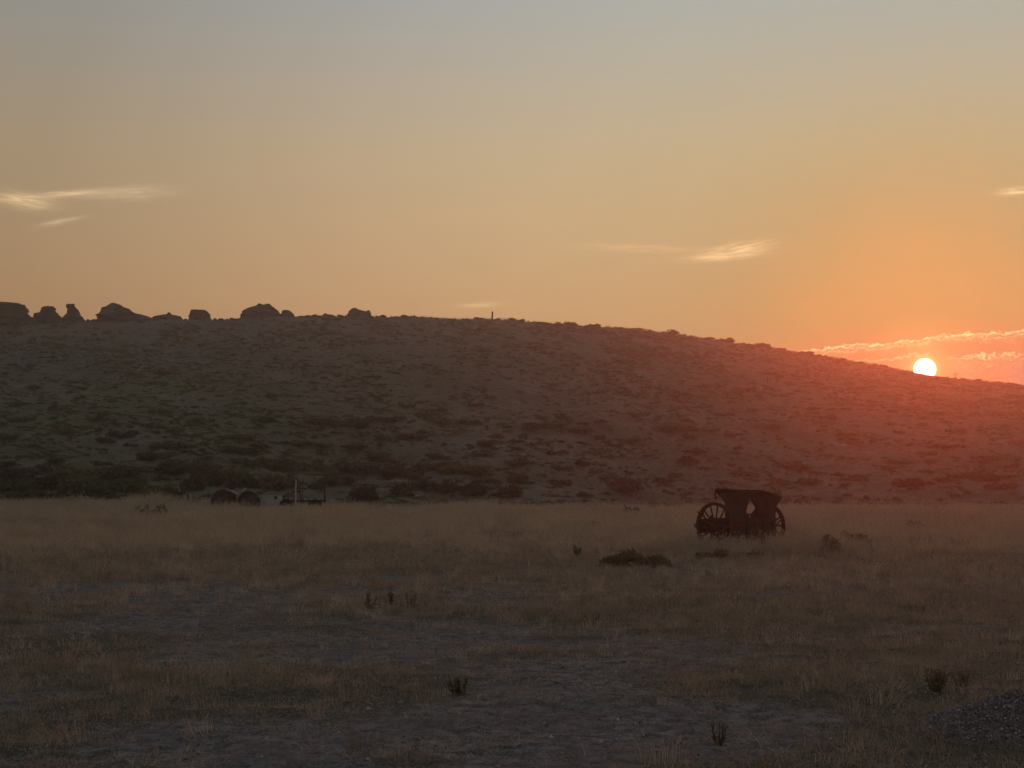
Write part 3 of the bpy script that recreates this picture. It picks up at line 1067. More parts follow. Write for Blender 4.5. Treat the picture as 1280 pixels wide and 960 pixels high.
def build_shrubs():
    # foot of the hill, read off the photograph: column, foot row, width, height, kind
    foot = [(14, 613, 70, 18, 'green'), (52, 608, 60, 17, 'dark'), (92, 611, 54, 16, 'olive'), (30, 626, 60, 16, 'green'), (75, 627, 70, 18, 'dark'), (118, 622, 60, 20, 'green'), (128, 628, 46, 15, 'dark'), (165, 612, 90, 18, 'green'), (200, 622, 60, 14, 'green'),
            (215, 590, 70, 16, 'dark'), (245, 612, 44, 24, 'dark'), (268, 606, 40, 20, 'dark'), (285, 598, 50, 16, 'olive'), (345, 612, 56, 22, 'brown'), (393, 612, 26, 12, 'green'),
            (322, 606, 42, 22, 'grey'), (300, 610, 36, 18, 'dark'), (348, 588, 70, 16, 'green'), (420, 606, 42, 14, 'dark'), (456, 624, 48, 20, 'dark'), (440, 588, 60, 12, 'brown'), (500, 618, 52, 16, 'dark'),
            (525, 611, 30, 13, 'brown'), (555, 616, 64, 18, 'dark'), (595, 616, 60, 16, 'dark'), (492, 596, 84, 14, 'dark'), (545, 588, 54, 12, 'brown'), (580, 592, 60, 14, 'olive'),
            (635, 620, 44, 15, 'dark'), (650, 602, 46, 14, 'olive'), (700, 606, 30, 8, 'dark'), (782, 612, 46, 18, 'brown'), (730, 622, 26, 8, 'dark'), (845, 596, 30, 8, 'olive'), (860, 578, 36, 8, 'dark'),
            (20, 598, 60, 14, 'dark'), (60, 590, 40, 10, 'dark'), (100, 596, 60, 14, 'olive'), (150, 596, 60, 14, 'dark'), (255, 588, 44, 12, 'olive'), (400, 588, 34, 10, 'olive'),
            (1010, 604, 40, 9, 'olive'), (1075, 600, 50, 9, 'brown'), (1140, 608, 44, 10, 'dark'), (1215, 600, 60, 12, 'dark'), (1245, 612, 40, 9, 'brown'), (930, 596, 34, 8, 'brown'), (990, 588, 40, 8, 'dark')]
    for u, row, w, h, kind in foot:
        shrub(u, row, w * 1.12, h * 1.35, kind)
    # middle slope
    mid = [(445, 532, 70, 14, 'olive'), (480, 528, 50, 12, 'dark'), (548, 530, 60, 14, 'olive'), (530, 520, 46, 9, 'olive'), (590, 530, 40, 9, 'dark'), (330, 528, 34, 10, 'green'), (395, 528, 44, 12, 'olive'),
           (515, 548, 60, 9, 'brown'), (690, 534, 54, 14, 'olive'), (665, 536, 46, 10, 'dark'), (722, 540, 50, 9, 'brown'), (845, 540, 60, 12, 'olive'), (545, 572, 26, 10, 'dark'), (210, 560, 60, 12, 'dark'),
           (155, 545, 46, 10, 'dark'), (130, 552, 40, 8, 'dark'), (245, 530, 34, 9, 'dark'), (218, 538, 30, 8, 'olive'), (185, 574, 54, 12, 'dark'), (25, 527, 30, 9, 'dark'), (60, 566, 50, 8, 'olive'), (255, 556, 30, 7, 'dark'),
           (295, 548, 50, 9, 'olive'), (300, 565, 60, 10, 'green'), (325, 560, 40, 9, 'dark'), (10, 550, 30, 10, 'dark'), (375, 556, 40, 8, 'olive'), (960, 535, 40, 8, 'brown'), (900, 520, 36, 7, 'dark'), (80, 540, 40, 7, 'olive'),
           (1060, 545, 40, 7, 'brown'), (1180, 560, 50, 8, 'dark'), (790, 520, 40, 8, 'brown'), (620, 548, 40, 7, 'dark'), (780, 552, 46, 7, 'brown'), (870, 566, 40, 7, 'brown'), (1120, 580, 44, 8, 'dark'), (1240, 575, 44, 8, 'brown'),
           (445, 560, 40, 8, 'dark'), (475, 572, 44, 8, 'brown'), (600, 570, 44, 8, 'brown'), (690, 568, 40, 7, 'brown'), (650, 580, 46, 8, 'brown')]
    for a in mid:
        shrub(*a)
    # skyline bushes
    sky = [(392, 396, 20, 4, 'dark'), (478, 395, 14, 4, 'dark'), (505, 396, 18, 4, 'dark'), (562, 400, 14, 3.5, 'dark'), (582, 400, 12, 4, 'dark'), (600, 400, 16, 4, 'dark'), (622, 400, 8, 4, 'dark'), (640, 401, 16, 5, 'dark'),
           (652, 402, 14, 5, 'dark'), (684, 405, 12, 3, 'dark'), (715, 407, 22, 7, 'dark'), (745, 409, 18, 6, 'dark'), (775, 410, 16, 3, 'dark'), (800, 412, 12, 3.5, 'dark'), (838, 418, 26, 7, 'dark'), (886, 425, 18, 5, 'dark'),
           (911, 428, 22, 9, 'dark'), (930, 430, 14, 4, 'dark'), (955, 435, 26, 8, 'dark'), (980, 439, 14, 4, 'dark'), (1012, 445, 20, 6, 'dark'), (1034, 448, 12, 4, 'dark'), (1055, 452, 14, 4, 'dark'), (1078, 455, 10, 3, 'dark'), (1104, 459, 12, 3, 'dark'),
           (1206, 476, 14, 3, 'dark'), (1225, 477.5, 14, 3.5, 'dark'), (1250, 481, 16, 3, 'dark'), (1270, 483, 12, 3, 'dark')]
    for (u, row, w, h, k) in sky:
        shrub(u, row, w, h, k, float(ridge_dist(bearing(u, row)[0])) - .8)
    # more on the slope
    n = 0
    tries = 0
    while n < 165 and tries < 4000:
        tries += 1
        u = rnd.uniform(4, 1276)
        rr = float(np.interp(bearing(u, 430)[0], _az, _te))
        top = 603 - rr * FPX
        row = top + 10 + (612 - top) * rnd.random() ** .9 * .96
        if row > 606 or any(abs(u - s[0]) < 14 and abs(row - s[1]) < 6 for s in SHRUBS):
            continue
        f = (row - 400) / 210
        w = rnd.uniform(12, 22) * (.75 + .9 * f)
        kinds = (['dark', 'dark', 'olive', 'green'] if u < 330 and row > 510 else ['dark', 'brown', 'dark', 'olive'])
        shrub(u, row, w, w * rnd.uniform(.2, .32), rnd.choice(kinds))
        n += 1


build_shrubs()


def label_shrubs():
    """say where each shrub stands: band of the hill, landmark beside it, then its order among its like"""
    def band(row, u, o):
        rr = float(np.interp(bearing(u, 430)[0], _az, _te))
        top = 603 - rr * FPX
        if row < top + 8:
            return 'on the skyline'
        f = (row - top) / (612 - top)
        return 'high up' if f < .3 else 'on the upper slope' if f < .52 else 'on the lower slope' if f < .76 else 'at the hill foot'

    def mark(u):
        for lim, t in ((110, 'under the capped pillar'), (230, 'under the pointed mound'), (350, 'under the knobbly outcrop'), (480, 'under the wedge boulder'), (620, 'short of the lone post'),
                       (760, 'past the lone post'), (860, 'short of the wagon'), (985, 'above the wagon'), (1110, 'left of the sun'), (1400, 'below the sun')):
            if u < lim:
                return t
    words = {'dark': 'dark', 'olive': 'olive', 'green': 'green', 'brown': 'dull brown', 'grey': 'grey'}
    cells = {}
    for s in SHRUBS:
        cells.setdefault((band(s[1], s[0], s[3]), mark(s[0]), s[2]), []).append(s)
    order = ['leftmost', 'second from left', 'third from left', 'fourth from left', 'fifth from left', 'sixth from left', 'seventh from left', 'eighth from left', 'ninth from left', 'tenth from left', 'eleventh from left', 'twelfth from left']
    for (b, mk, kind), ss in cells.items():
        ss.sort(key=lambda s: s[0])
        for i, s in enumerate(ss):
            if len(ss) == 1:
                lab = f'only {words[kind]} shrub {b} {mk}'
            elif len(ss) == 2:
                lab = f'{"left" if i == 0 else "right"} of two {words[kind]} shrubs {b} {mk}'
            else:
                pos = 'rightmost' if i == len(ss) - 1 else order[i]
                lab = f'{pos} of {words[kind]} shrubs {b} {mk}'
            tag(s[3], lab, 'shrub', 'shrubs on the hillside')


label_shrubs()

# ------------------------------------------------------------------ weeds and single bushes in the field


def weed(u, row, wpx, hpx, label, kind='leafy', d=None, n_st=12):
    p = spot(u, d) if d else ground_hit(u, row)
    dd = math.hypot(p.x, p.y)
    w, h = wpx * dd / FPX * .5, hpx * dd / FPX
    r_ = random.Random(int(u * 7 + row))
    root = bpy.data.objects.new('weed', None)
    COL.objects.link(root)
    root.location = p
    tag(root, label, 'weed', 'weeds standing in the field')
    st, lf = MB(), MB()
    for i in range(n_st):
        a = r_.uniform(0, 6.283)
        rr = w * math.sqrt(r_.random())
        top = Vector((rr * math.cos(a), rr * math.sin(a), h * r_.uniform(.55, 1.0)))
        base = Vector((top.x * .25, top.y * .25, -.03))
        midp = base.lerp(top, .55) + Vector((top.x * .1, top.y * .1, .0))
        st.tube([base, midp, top], [h * .014 + .002, h * .010 + .0015, .0015], 5)
        nl = 34 if kind == 'leafy' else 14
        for k in range(nl):
            t = r_.uniform(.2, 1.0)
            q = base.lerp(top, t)
            b = r_.uniform(0, 6.283)
            L = h * r_.uniform(.12, .26) * (1.15 - .5 * t)
            dr = Vector((math.cos(b), math.sin(b), r_.uniform(.1, .9))).normalized()
            s = dr.orthogonal().normalized()
            lf.add([q, q + dr * L * .5 + s * L * .2, q + dr * L, q + dr * L * .5 - s * L * .2], [(0, 1, 2, 3)])
    st.build('stems', M_BARK, root)
    lf.build('leaves', M_WEED, root)
    return root


weed(575, 871, 38, 26, 'small dark leafy weed alone on the bare grey earth in front')
weed(898, 932, 26, 32, 'small upright weed with bare stalks on grey earth nearest the bottom edge', 'thin', None, 7)
weed(1168, 866, 34, 34, 'tall leafy weed growing beside the gravel pile', 'leafy', None, 9)
weed(1203, 858, 26, 20, 'short weed against the edge of the gravel pile', 'leafy', None, 7)
weed(722, 697, 16, 18, 'single dark weed in grass in front of the long green clump', 'leafy', None, 8)
weed(463, 764, 20, 26, 'thin brown weed, left of the three on the middle of the field', 'thin', None, 6)
weed(490, 758, 14, 26, 'thin brown weed, middle of the three on the middle of the field', 'thin', None, 5)
weed(514, 762, 24, 22, 'thin brown weed, right of the three on the middle of the field', 'thin', None, 6)
weed(735, 780, 40, 16, 'low russet weed at the edge of the bare earth below the long green clump', 'thin', None, 10)
weed(862, 692, 12, 18, 'upright weed just left of the wagon wheel', 'leafy', None, 6)
weed(1150, 768, 20, 14, 'little dark weed on the open field below the sun', 'leafy', None, 6)


def field_bush(u, row, wpx, hpx, kind, label, d=None):
    o = shrub(u, row, wpx, hpx, kind, d)
    SHRUBS.pop()
    o.name = 'bush'
    return tag(o, label, 'bush', 'bushes in the tall grass')


field_bush(778, 708, 60, 30, 'field', 'long green clump in the grass left of the wagon, left half')
field_bush(818, 709, 64, 30, 'field', 'long green clump in the grass left of the wagon, right half')
field_bush(890, 702, 50, 24, 'field', 'low olive clump in front of the left wagon wheel')
field_bush(950, 700, 60, 22, 'field', 'low olive clump in front of the wagon body')
field_bush(1034, 692, 42, 32, 'field', 'brown bush in the grass right of the wagon, nearer to it')
field_bush(1074, 684, 42, 30, 'field', 'brown bush in the grass right of the wagon, farther from it')
field_bush(185, 651, 46, 30, 'grey', 'round grey tumbleweed bush in tall grass short of the tanks')
field_bush(786, 650, 40, 28, 'grey', 'round grey bush in tall grass left of the wagon')
field_bush(738, 664, 34, 20, 'grey', 'flat grey bush in the tall grass behind the long green clump')
field_bush(1140, 664, 46, 24, 'field', 'flat brown bush in the grass under the sun')

# twig plant on the skyline beside the sun


def skyline_twig():
    u = 1197
    p = spot(u, float(ridge_dist(bearing(u, 473)[0])) - .6)
    root = bpy.data.objects.new('twig_plant', None)
    COL.objects.link(root)
    root.location = p
    tag(root, 'bare forked twig plant on the skyline just right of the setting sun', 'plant')
    b = MB()
    b.tube([(0, 0, -.2), (.03, 0, .7), (-.1, 0, 1.25)], [.05, .04, .02], 6)
    b.tube([(.02, 0, .55), (.35, .05, 1.0), (.42, 0, 1.3)], [.035, .03, .015], 6)
    b.tube([(.02, 0, .65), (-.35, -.05, .95), (-.55, 0, 1.0)], [.035, .03, .015], 6)
    b.build('stems', M_BARK, root)
    lf = MB()
    r_ = random.Random(5)
    for c in ((-.1, 0, 1.2), (.4, 0, 1.2), (-.45, 0, .95), (0, 0, .3)):
        for k in range(14):
            q = Vector(c) + Vector((r_.gauss(0, .1), r_.gauss(0, .1), r_.gauss(0, .1)))
            dr = Vector((r_.gauss(0, 1), r_.gauss(0, 1), r_.gauss(0, 1))).normalized()
            s = dr.orthogonal()
            lf.add([q, q + dr * .06 + s * .03, q + dr * .12, q + dr * .06 - s * .03], [(0, 1, 2, 3)])
    lf.build('leaves', M_SCRUB, root)


skyline_twig()

# ------------------------------------------------------------------ gravel pile


def build_pile():
    root = bpy.data.objects.new('gravel_pile', None)
    COL.objects.link(root)
    root.location = PILE
    tag(root, 'low heap of dark gravel at the right edge of the field', 'gravel pile')
    r_ = random.Random(9)

    def hgt(x, y):
        q = math.hypot(x / 1.0, y / .8)
        return .36 * max(0.0, 1 - q) ** .8 * (1 + .25 * float(fbm(np.array(x * 3 + 5), np.array(y * 3), 2, 5) - .5)) if q < 1 else 0.0
    n = 36
    vs, fs = [], []
    for i in range(n + 1):
        for j in range(n + 1):
            x, y = -1.1 + 2.2 * i / n, -.9 + 1.8 * j / n
            vs.append((x, y, hgt(x, y) - .03 - .5 * max(0.0, math.hypot(x, y / .8) - .93)))
    for i in range(n):
        for j in range(n):
            a = i * (n + 1) + j
            fs.append((a, a + n + 1, a + n + 2, a + 1))
    link('mound', mesh('mound', vs, fs, M_GRAVEL, True), root)
    protos = []
    import bmesh
    for k in range(6):
        me = rock_mesh('stone_proto', 900 + k, M_GRAVEL, 1)
        protos.append(([v.co.copy() for v in me.vertices], [tuple(p.vertices) for p in me.polygons]))
    mats = [mat_surface('dark_gravel', (.085, .072, .072), (.17, .148, .145), 30, .85, 0), mat_surface('grey_gravel', (.17, .15, .148), (.27, .25, .245), 30, .85, 0),
            mat_surface('pale_gravel', (.38, .36, .355), (.55, .53, .52), 30, .8, 0)]
    for mi, cnt in ((0, 6000), (1, 3600), (2, 700)):
        b = MB()
        for q in range(cnt):
            a = r_.uniform(0, 6.283)
            rr = r_.random() ** .6 * 1.05
            x, y = rr * math.cos(a), rr * math.sin(a) * .82
            s = r_.uniform(.006, .015) * (.75 if mi == 2 else 1)
            M = Matrix.Rotation(r_.uniform(0, 6.28), 3, Vector((r_.gauss(0, 1), r_.gauss(0, 1), r_.gauss(0, 1))).normalized())
            v, f = protos[r_.randrange(6)]
            c = Vector((x, y, hgt(x, y) - .02 + s * .3))
            b.add([M @ (p * s) + c for p in v], f)
        o = b.build('stones', mats[mi], root)
        o['kind'] = 'stuff'


build_pile()

# ------------------------------------------------------------------ the derelict wagon


def build_wagon():
    az = math.atan2(WAGON.x, WAGON.y)
    root = bpy.data.objects.new('wagon', None)
    COL.objects.link(root)
    root.location = WAGON
    root.rotation_euler = (0, 0, -az)
    tag(root, 'derelict wooden wagon with torn sagging canopy and tall spoked wheels in dry grass', 'wagon')
    Lv = Vector((.743, -.669, 0))       # rolling direction, to the right and towards the viewer
    Av = Vector((.669, .743, 0))        # axle direction
    Up = Vector((0, 0, 1))
    F = Matrix((Lv, Av, Up)).transposed()   # cart frame (u, w, z) -> wagon frame

    def P(u, w, z):
        return Lv * u + Av * w + Up * z

    def wheel(u, w, r, lean, seed):
        c = P(u, w, r * .97)
        ax = (Av + Up * lean).normalized()
        rim = MB().ring(c, ax, r - .075, r - .02, .07, 44).build('wheel', M_WOOD, root)
        MB().ring(c, ax, r - .02, r, .085, 44).build('tyre', M_IRON, rim)
        MB().tube([c - ax * .17, c - ax * .1, c + ax * .1, c + ax * .17], [.055, .10, .10, .055], 14).build('hub', M_IRON, rim)
        a = ax.orthogonal().normalized()
        b = ax.cross(a)
        for k in range(14):
            t = 2 * math.pi * (k + .3) / 14
            d = a * math.cos(t) + b * math.sin(t)
            if seed == 2 and k in (4, 9):
                continue
            MB().tube([c + d * .08, c + d * (r * .5), c + d * (r - .06)], [.026, .020, .022], 6).build('spoke', M_WOOD, rim)
    wheel(.06, -1.0, .63, .03, 1)
    wheel(-.25, 1.30, .60, -.05, 2)
    MB().tube([P(.06, -1.15, .61), P(-.1, .2, .60), P(-.25, 1.45, .58)], .045, 10).build('axle', M_IRON, root)
    # tub of boards
    k = 0
    for side in (-1, 1):
        for i in range(5):
            z = .275 + i * .125
            off = rnd.uniform(-.012, .012)
            w0, w1 = -.80 + rnd.uniform(0, .06), 1.0 - rnd.uniform(0, .10)
            MB().box(P(side * (.27 + i * .015) + off, (w0 + w1) / 2, z), (.026, w1 - w0, .116), F, .006).build('plank', M_WOOD, root)
    for end, w in ((0, -.80), (1, 1.0)):
        for i in range(5):
            MB().box(P(0, w, .28 + i * .125), (.50 + i * .03, .024, .112), F, .006).build('plank', M_WOOD, root)
    for i in range(4):
        MB().box(P(-.195 + i * .13, .1, .20), (.12, 1.8, .026), F, .004).build('floorboard', M_WOOD, root)
    for w in (-.72, -.1, .5, .92):
        for s in (-1, 1):
            MB().box(P(s * .335, w, .60), (.045, .06, .62), F, .004).build('stake', M_WOOD, root)
    # undercarriage
    MB().box(P(0, .1, .13), (.10, 2.0, .09), F).build('reach_beam', M_WOOD, root)
    MB().box(P(.02, -.5, .10), (.75, .10, .16), F, .01).box(P(-.05, .75, .10), (.7, .10, .16), F, .01).build('bolster', M_WOOD, root)
    # gear box and drawbar at the front left
    g = MB().box(P(-.44, -.60, .62), (.42, .50, .34), F, .02).build('gear_box', M_IRON, root)
    MB().box(P(-.44, -.60, .802), (.46, .54, .022), F, .006).build('lid', M_IRON, g)
    MB().tube([P(-.44, -.92, .60), P(-.44, -.84, .60)], .13, 18).tube([P(-.44, -.95, .60), P(-.44, -.92, .60)], .03, 8).build('flywheel', M_IRON, g)
    cog = MB()
    for t in range(12):
        a = t * math.pi / 6
        cog.box(P(-.44 + .14 * math.cos(a), -.87, .60 + .14 * math.sin(a)), (.035, .05, .035), F)
    cog.build('cog_teeth', M_IRON, g)
    MB().tube([P(-.4, -.35, .42), P(-.8, -.38, .54), P(-1.14, -.42, .62)], [.05, .045, .035], 8).build('drawbar', M_WOOD, root)
    MB().ring(P(-1.17, -.42, .62), Av, .03, .055, .025, 16).build('hitch_ring', M_IRON, root)
    MB().tube([P(-.80, -.62, .585), P(-.80, -.1, .57)], .03, 8).build('crossbar', M_WOOD, root)
    MB().tube([P(-.52, -.76, .80), P(-.58, -.78, 1.0), P(-.55, -.76, 1.04)], [.016, .014, .02], 6).build('lever', M_IRON, root)
    MB().tube([P(-.60, -.70, .62), P(-.74, -.74, .86)], [.018, .014], 6).build('brace', M_IRON, root)
    # canopy posts
    tops = {(-.22, -.30): 1.55, (.22, -.30): 1.55, (-.2, .42): 1.52, (.2, .42): 1.52, (-.12, 1.05): 1.40, (.12, 1.05): 1.40}
    for (u, w), z in tops.items():
        MB().tube([P(u, w, .42), P(u + rnd.uniform(-.02, .02), w, z)], .024, 7).build('post', M_WOOD, root)
    # canopy sheet, sagging and torn at the edges
    nu, nw = 11, 33
    vs, fs = [], []
    for i in range(nw):
        t = i / (nw - 1)
        w = -.64 + 1.88 * t
        ridge = np.interp(t, [0, .18, .42, .62, .74, .88, 1.0], [1.59, 1.565, 1.55, 1.555, 1.53, 1.44, 1.35])
        hw = .36 - .03 * math.sin(t * 9) - .06 * (t < .06)
        for j in range(nu):
            s = j / (nu - 1) * 2 - 1
            u = s * hw
            z = ridge - .05 * s * s - .02 * math.sin(t * 14 + s * 3) * abs(s) + .012 * math.sin(t * 31 + j)
            vs.append(P(u, w + .02 * math.sin(j * 2.3) * (1 if i in (0, nw - 1) else 0), z))
    n0 = len(vs)
    vs += [v - Up * .018 for v in vs]
    for i in range(nw - 1):
        for j in range(nu - 1):
            a = i * nu + j
            fs.append((a, a + 1, a + nu + 1, a + nu))
            fs.append((n0 + a, n0 + a + nu, n0 + a + nu + 1, n0 + a + 1))
    for i in range(nw - 1):
        for j in (0, nu - 1):
            a = i * nu + j
            fs.append((a, a + nu, n0 + a + nu, n0 + a))
    for j in range(nu - 1):
        for i in (0, nw - 1):
            a = i * nu + j
            fs.append((a, a + 1, n0 + a + 1, n0 + a))
    link('canopy', mesh('canopy', vs, fs, M_CANVAS, True), root)
    for w, z in ((-.5, 1.56), (.05, 1.52), (.6, 1.50), (1.1, 1.40)):
        MB().tube([P(-.33, w, z - .05), P(-.15, w, z - .005), P(.15, w, z - .005), P(.33, w, z - .05)], .016, 6).build('canopy_bow', M_WOOD, root)

    # hanging curtains: outlines (x, z) on a vertical sheet along the wagon, both sides
    def curtain(outline, u, seed):
        """outline is given by rows: (z, w left, w right); the sheet bellies a little"""
        vs, fs = [], []
        m = 14
        for i, (z, wl, wr) in enumerate(outline):
            for j in range(m):
                t = j / (m - 1)
                w = wl + (wr - wl) * t
                bel = .03 * math.sin(t * 9 + seed) + .02 * math.sin(z * 11 + t * 5 + seed)
                vs.append(P(u + bel, w, z + (.025 * math.sin(t * 17 + seed) if i == len(outline) - 1 else 0)))
        n0 = len(vs)
        vs += [v + Lv * .02 for v in vs]
        for i in range(len(outline) - 1):
            for j in range(m - 1):
                a = i * m + j
                fs.append((a, a + 1, a + m + 1, a + m))
                fs.append((n0 + a, n0 + a + m, n0 + a + m + 1, n0 + a + 1))
            for j in (0, m - 1):
                a = i * m + j
                fs.append((a, a + m, n0 + a + m, n0 + a))
        for j in range(m - 1):
            for i in (0, len(outline) - 1):
                a = i * m + j
                fs.append((a, a + 1, n0 + a + 1, n0 + a))
        return link('curtain', mesh('curtain', vs, fs, M_CANVAS, True), root)

    def conv(rows, u):
        # rows in plan-width across the line of sight -> along the axle
        return [(z, (xl - .743 * u) / .669, (xr - .743 * u) / .669) for z, xl, xr in rows]
    left = [(1.55, -.66, .24), (1.46, -.58, .24), (1.36, -.48, .235), (1.25, -.41, .21), (1.12, -.40, .18), (.98, -.39, .15), (.80, -.40, .16), (.70, -.38, .15)]
    right = [(1.54, .20, .55), (1.46, .21, .84), (1.37, .23, 1.05), (1.28, .25, 1.02), (1.20, .32, .97), (1.10, .39, .91), (.98, .41, .90), (.84, .33, .87), (.72, .30, .86), (.60, .32, .84)]
    for u, sd in ((-.30, 1), (.28, 2)):
        curtain(conv(left, u), u, sd)
        curtain(conv(right, u), u, sd + 5)
    # torn strips along the canopy edge and under the curtains
    for w, u, z, ln in ((-.55, -.33, 1.50, .20), (-.38, -.34, 1.50, .12), (-.05, -.35, 1.48, .16), (.35, -.35, 1.47, .26), (.85, -.34, 1.42, .15), (1.16, -.32, 1.34, .22), (.62, -.31, .66, .24), (-.2, -.31, .74, .22)):
        q = MB()
        wd = rnd.uniform(.02, .05)
        q.box(P(u - .02, w, z - ln / 2), (.012, wd, ln), F @ Matrix.Rotation(rnd.uniform(-.25, .25), 3, 'X'), .006)
        q.build('torn_strip', M_CANVAS, root)
    # broken boards poking out beside the tub
    for a_, b_ in ((P(-.30, -.78, .70), P(-.62, -.95, 1.0)), (P(-.32, .2, .30), P(-.55, -.1, .62)), (P(-.34, .7, .25), P(-.45, .62, .95)), (P(.2, 1.0, .5), P(.32, 1.32, .86))):
        MB().tube([a_, (a_ + b_) / 2 + Up * .01, b_], [.022, .02, .016], 5).build('broken_board', M_WOOD, root)
    # bench inside and a slumped board between the curtains
    MB().box(P(0, .25, .92), (.46, .34, .035), F, .006).build('seat', M_WOOD, root)
    MB().box(P(.10, .62, .70), (.05, .16, .50), F @ Matrix.Rotation(.25, 3, 'X'), .006).build('loose_board', M_WOOD, root)


build_wagon()

# ------------------------------------------------------------------ scrap at the back of the field


def scrap_root(name, u, d, label, cat, group=None):
    p = spot(u, d)
    o = bpy.data.objects.new(name, None)
    COL.objects.link(o)
    o.location = p
    o.rotation_euler = (0, 0, -math.atan2(p.x, p.y))
    return tag(o, label, cat, group)


def tank(u, d, r, label):
    root = scrap_root('steel_tank', u, d, label, 'tank', 'old steel tanks')
    n, m = 40, 46
    vs, fs = [], []
    for layer, q in ((0, 0.0), (1, -.03)):
        for i in range(m):
            y = 2.3 * i / (m - 1)
            rr = r + q + .014 * math.sin(i * math.pi / 2)
            for k in range(n):
                t = 2 * math.pi * k / n
                vs.append((rr * math.cos(t), y, r + rr * math.sin(t)))
    for layer in (0, 1):
        o = layer * n * m
        for i in range(m - 1):
            for k in range(n):
                a, b = o + i * n + k, o + i * n + (k + 1) % n
                fs.append((a, b, b + n, a + n) if layer else (a, a + n, b + n, b))
    link('shell', mesh('shell', vs, fs, M_TANK, True), root)
    MB().ring((0, -.02, r), (0, 1, 0), r - .032, r + .026, .05, 44).build('rim', M_GALV, root)
    MB().tube([(0, .10, r), (0, .16, r), (0, .22, r)], [r * .55, r * .9, r - .045], 36).build('end_plate', M_TANK, root)
    for t in (.7, 2.1, 3.9, 5.5):
        MB().tube([(math.cos(t) * r * .5, .085, r + math.sin(t) * r * .5), (math.cos(t) * r * .5, .12, r + math.sin(t) * r * .5)], .06, 10).build('fitting', M_IRON, root)
    return root


tank(280, 79.5, .70, 'dull round ended steel tank lying in grass, left of two, nearer the pale stakes')
tank(311.5, 79.5, .64, 'dull round ended steel tank lying in grass, right of two, nearer the white box')


def scrap_sheet():
    root = scrap_root('scrap_sheet', 297, 79.0, 'bent pale sheet of scrap metal draped between the two steel tanks', 'scrap metal')
    vs, fs = [], []
    n = 15
    for layer in (0, .02):
        for i in range(n):
            t = i / (n - 1)
            x = -.65 + 1.15 * t
            z = np.interp(t, [0, .25, .55, .8, 1.0], [1.38, 1.34, 1.13, 1.33, 1.41])
            for y in (0, .25, .5):
                vs.append((x, y, z + .04 * math.sin(t * 12 + y * 5) + layer))
            vs.append((x, -.02, z - .07 - .04 * math.sin(t * 7) ** 2 + layer))
    o2 = n * 4
    for i in range(n - 1):
        for a, b in ((3, 0), (0, 1), (1, 2)):
            p, q = i * 4 + a, i * 4 + b
            fs.append((p, p + 4, q + 4, q))
            fs.append((o2 + p, o2 + q, o2 + q + 4, o2 + p + 4))
    link('sheet', mesh('sheet', vs, fs, M_GALV, True), root)
    MB().box((-.1, .25, .55), (.09, .09, 1.16)).build('prop', M_WOOD, root)


scrap_sheet()


def white_box():
    root = scrap_root('metal_box', 341, 80, 'faded white metal box with a dark square hatch, between tanks and trailer', 'metal box')
    MB().box((0, .35, .72), (1.12, .7, .66)).build('body', M_WHITE, root)
    MB().box((.02, .35, 1.07), (1.18, .76, .035)).build('lid', M_GALV, root)
    MB().box((.17, -.012, .90), (.16, .03, .17)).build('hatch', M_DARK, root)
    MB().box((-.36, -.01, .80), (.30, .022, .40)).build('panel', M_WHITE, root)
    for x in (-.48, .48):
        for y in (.06, .64):
            MB().box((x, y, .18), (.07, .07, .34)).build('leg', M_IRON, root)


white_box()


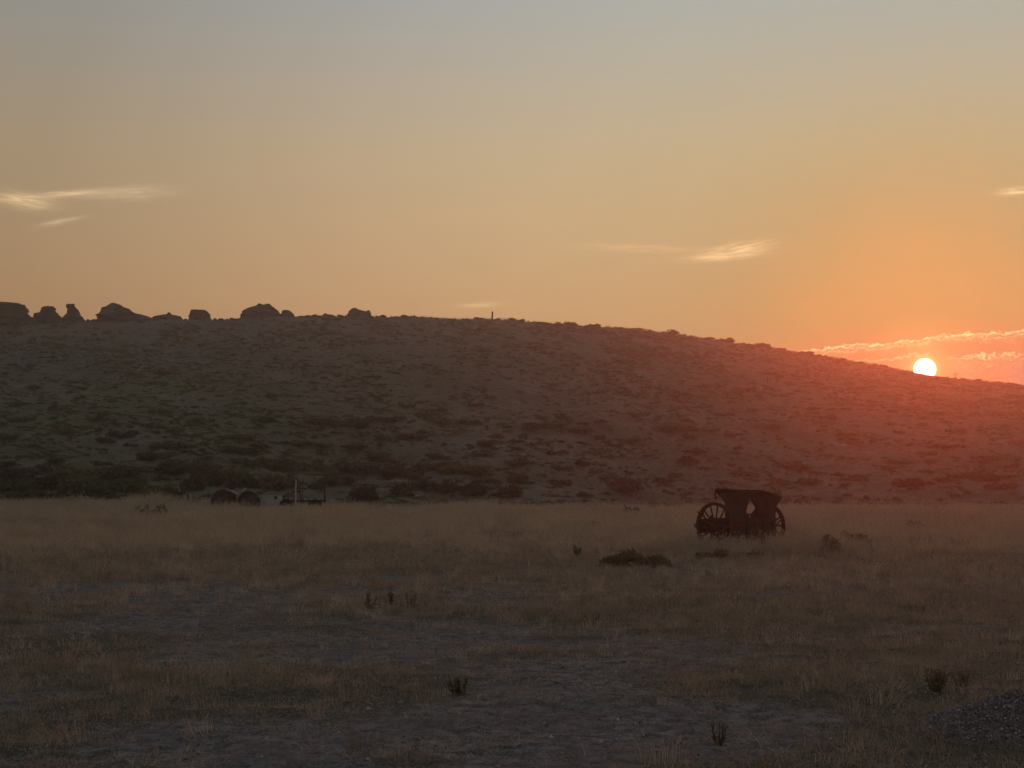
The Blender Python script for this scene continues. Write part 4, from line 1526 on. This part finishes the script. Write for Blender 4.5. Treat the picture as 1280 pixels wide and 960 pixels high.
def trailer():
    root = scrap_root('flatbed_trailer', 380, 80, 'low rusty flatbed trailer with upright end frame behind the grass', 'trailer')
    MB().box((0, .1, .70), (2.5, .08, .11)).box((0, 1.3, .70), (2.5, .08, .11)).box((-1.2, .7, .70), (.08, 1.12, .10)).box((1.2, .7, .70), (.08, 1.12, .10)).build('frame', M_IRON, root)
    for i in range(10):
        x = -.05 + i * .115
        MB().box((x, .7, .79), (.105, 1.34, .035), None, .004).build('deck_board', M_PALEPOST if i % 3 else M_WOOD, root)
    for x in (-.98, .62):
        for y in (-.05, 1.45):
            w = MB().ring((x, y, .42), (0, 1, 0), .20, .40, .18, 32).build('wheel', M_DARK, root)
            MB().tube([(x, y - .06, .42), (x, y + .06, .42)], .20, 20).build('hub', M_IRON, w)
    MB().tube([(-.98, -.02, .42), (-.98, 1.42, .42)], .05, 8).tube([(.62, -.02, .42), (.62, 1.42, .42)], .05, 8).build('axle', M_IRON, root)
    e = MB()
    for y in (.1, 1.3):
        e.box((1.17, y, 1.12), (.08, .08, .76))
    e.box((1.17, .7, 1.47), (.07, 1.12, .07)).box((1.17, .7, 1.12), (.05, 1.12, .06))
    e.build('end_frame', M_IRON, root)
    for x0, x1 in ((-.52, -.36), (-.14, -.28)):
        MB().tube([(x0, .12, .76), ((x0 + x1) / 2, .12, 1.1), (x1, .12, 1.46)], .035, 8).build('strut', M_IRON, root)
    MB().ring((-1.0, .02, .86), (0, 1, 0), .10, .17, .07, 24).build('winch', M_IRON, root)
    MB().tube([(-1.2, .7, .66), (-1.75, .7, .58)], .05, 8).build('drawbar', M_IRON, root)


trailer()
post(369.5, 599.5, 79.2, .05, 'pale bleached post rising behind the rusty trailer', .02, M_PALEPOST, 'post', 'wooden_post', None)
post(231.5, 618.0, 79.0, .055, 'short pale stake left of the steel tanks, farther from them', .01, M_PALEPOST, 'stake', 'wooden_stake', 'pale stakes')
post(238.5, 616.5, 79.5, .055, 'short pale stake left of the steel tanks, nearer to them', -.01, M_PALEPOST, 'stake', 'wooden_stake', 'pale stakes')

# ------------------------------------------------------------------ haze


def build_haze():
    S = 2300.0
    z0, z1 = -2.5, 33.5
    b = MB().box((0, 0, (z0 + z1) / 2), (2 * S, 2 * S, z1 - z0))
    m = bpy.data.materials.new('haze')
    m.use_nodes = True
    nt = m.node_tree
    nt.nodes.remove(nt.nodes['Principled BSDF'])
    v = nt.nodes.new('ShaderNodeVolumePrincipled')
    v.inputs['Color'].default_value = (.93, .90, .87, 1)
    v.inputs['Density'].default_value = .001
    v.inputs['Anisotropy'].default_value = .87
    nt.links.new(v.outputs[0], nt.nodes['Material Output'].inputs['Volume'])
    m.cycles.homogeneous_volume = True
    o = b.build('haze', m)
    tag(o, 'thin evening haze over the field', kind='stuff')


build_haze()
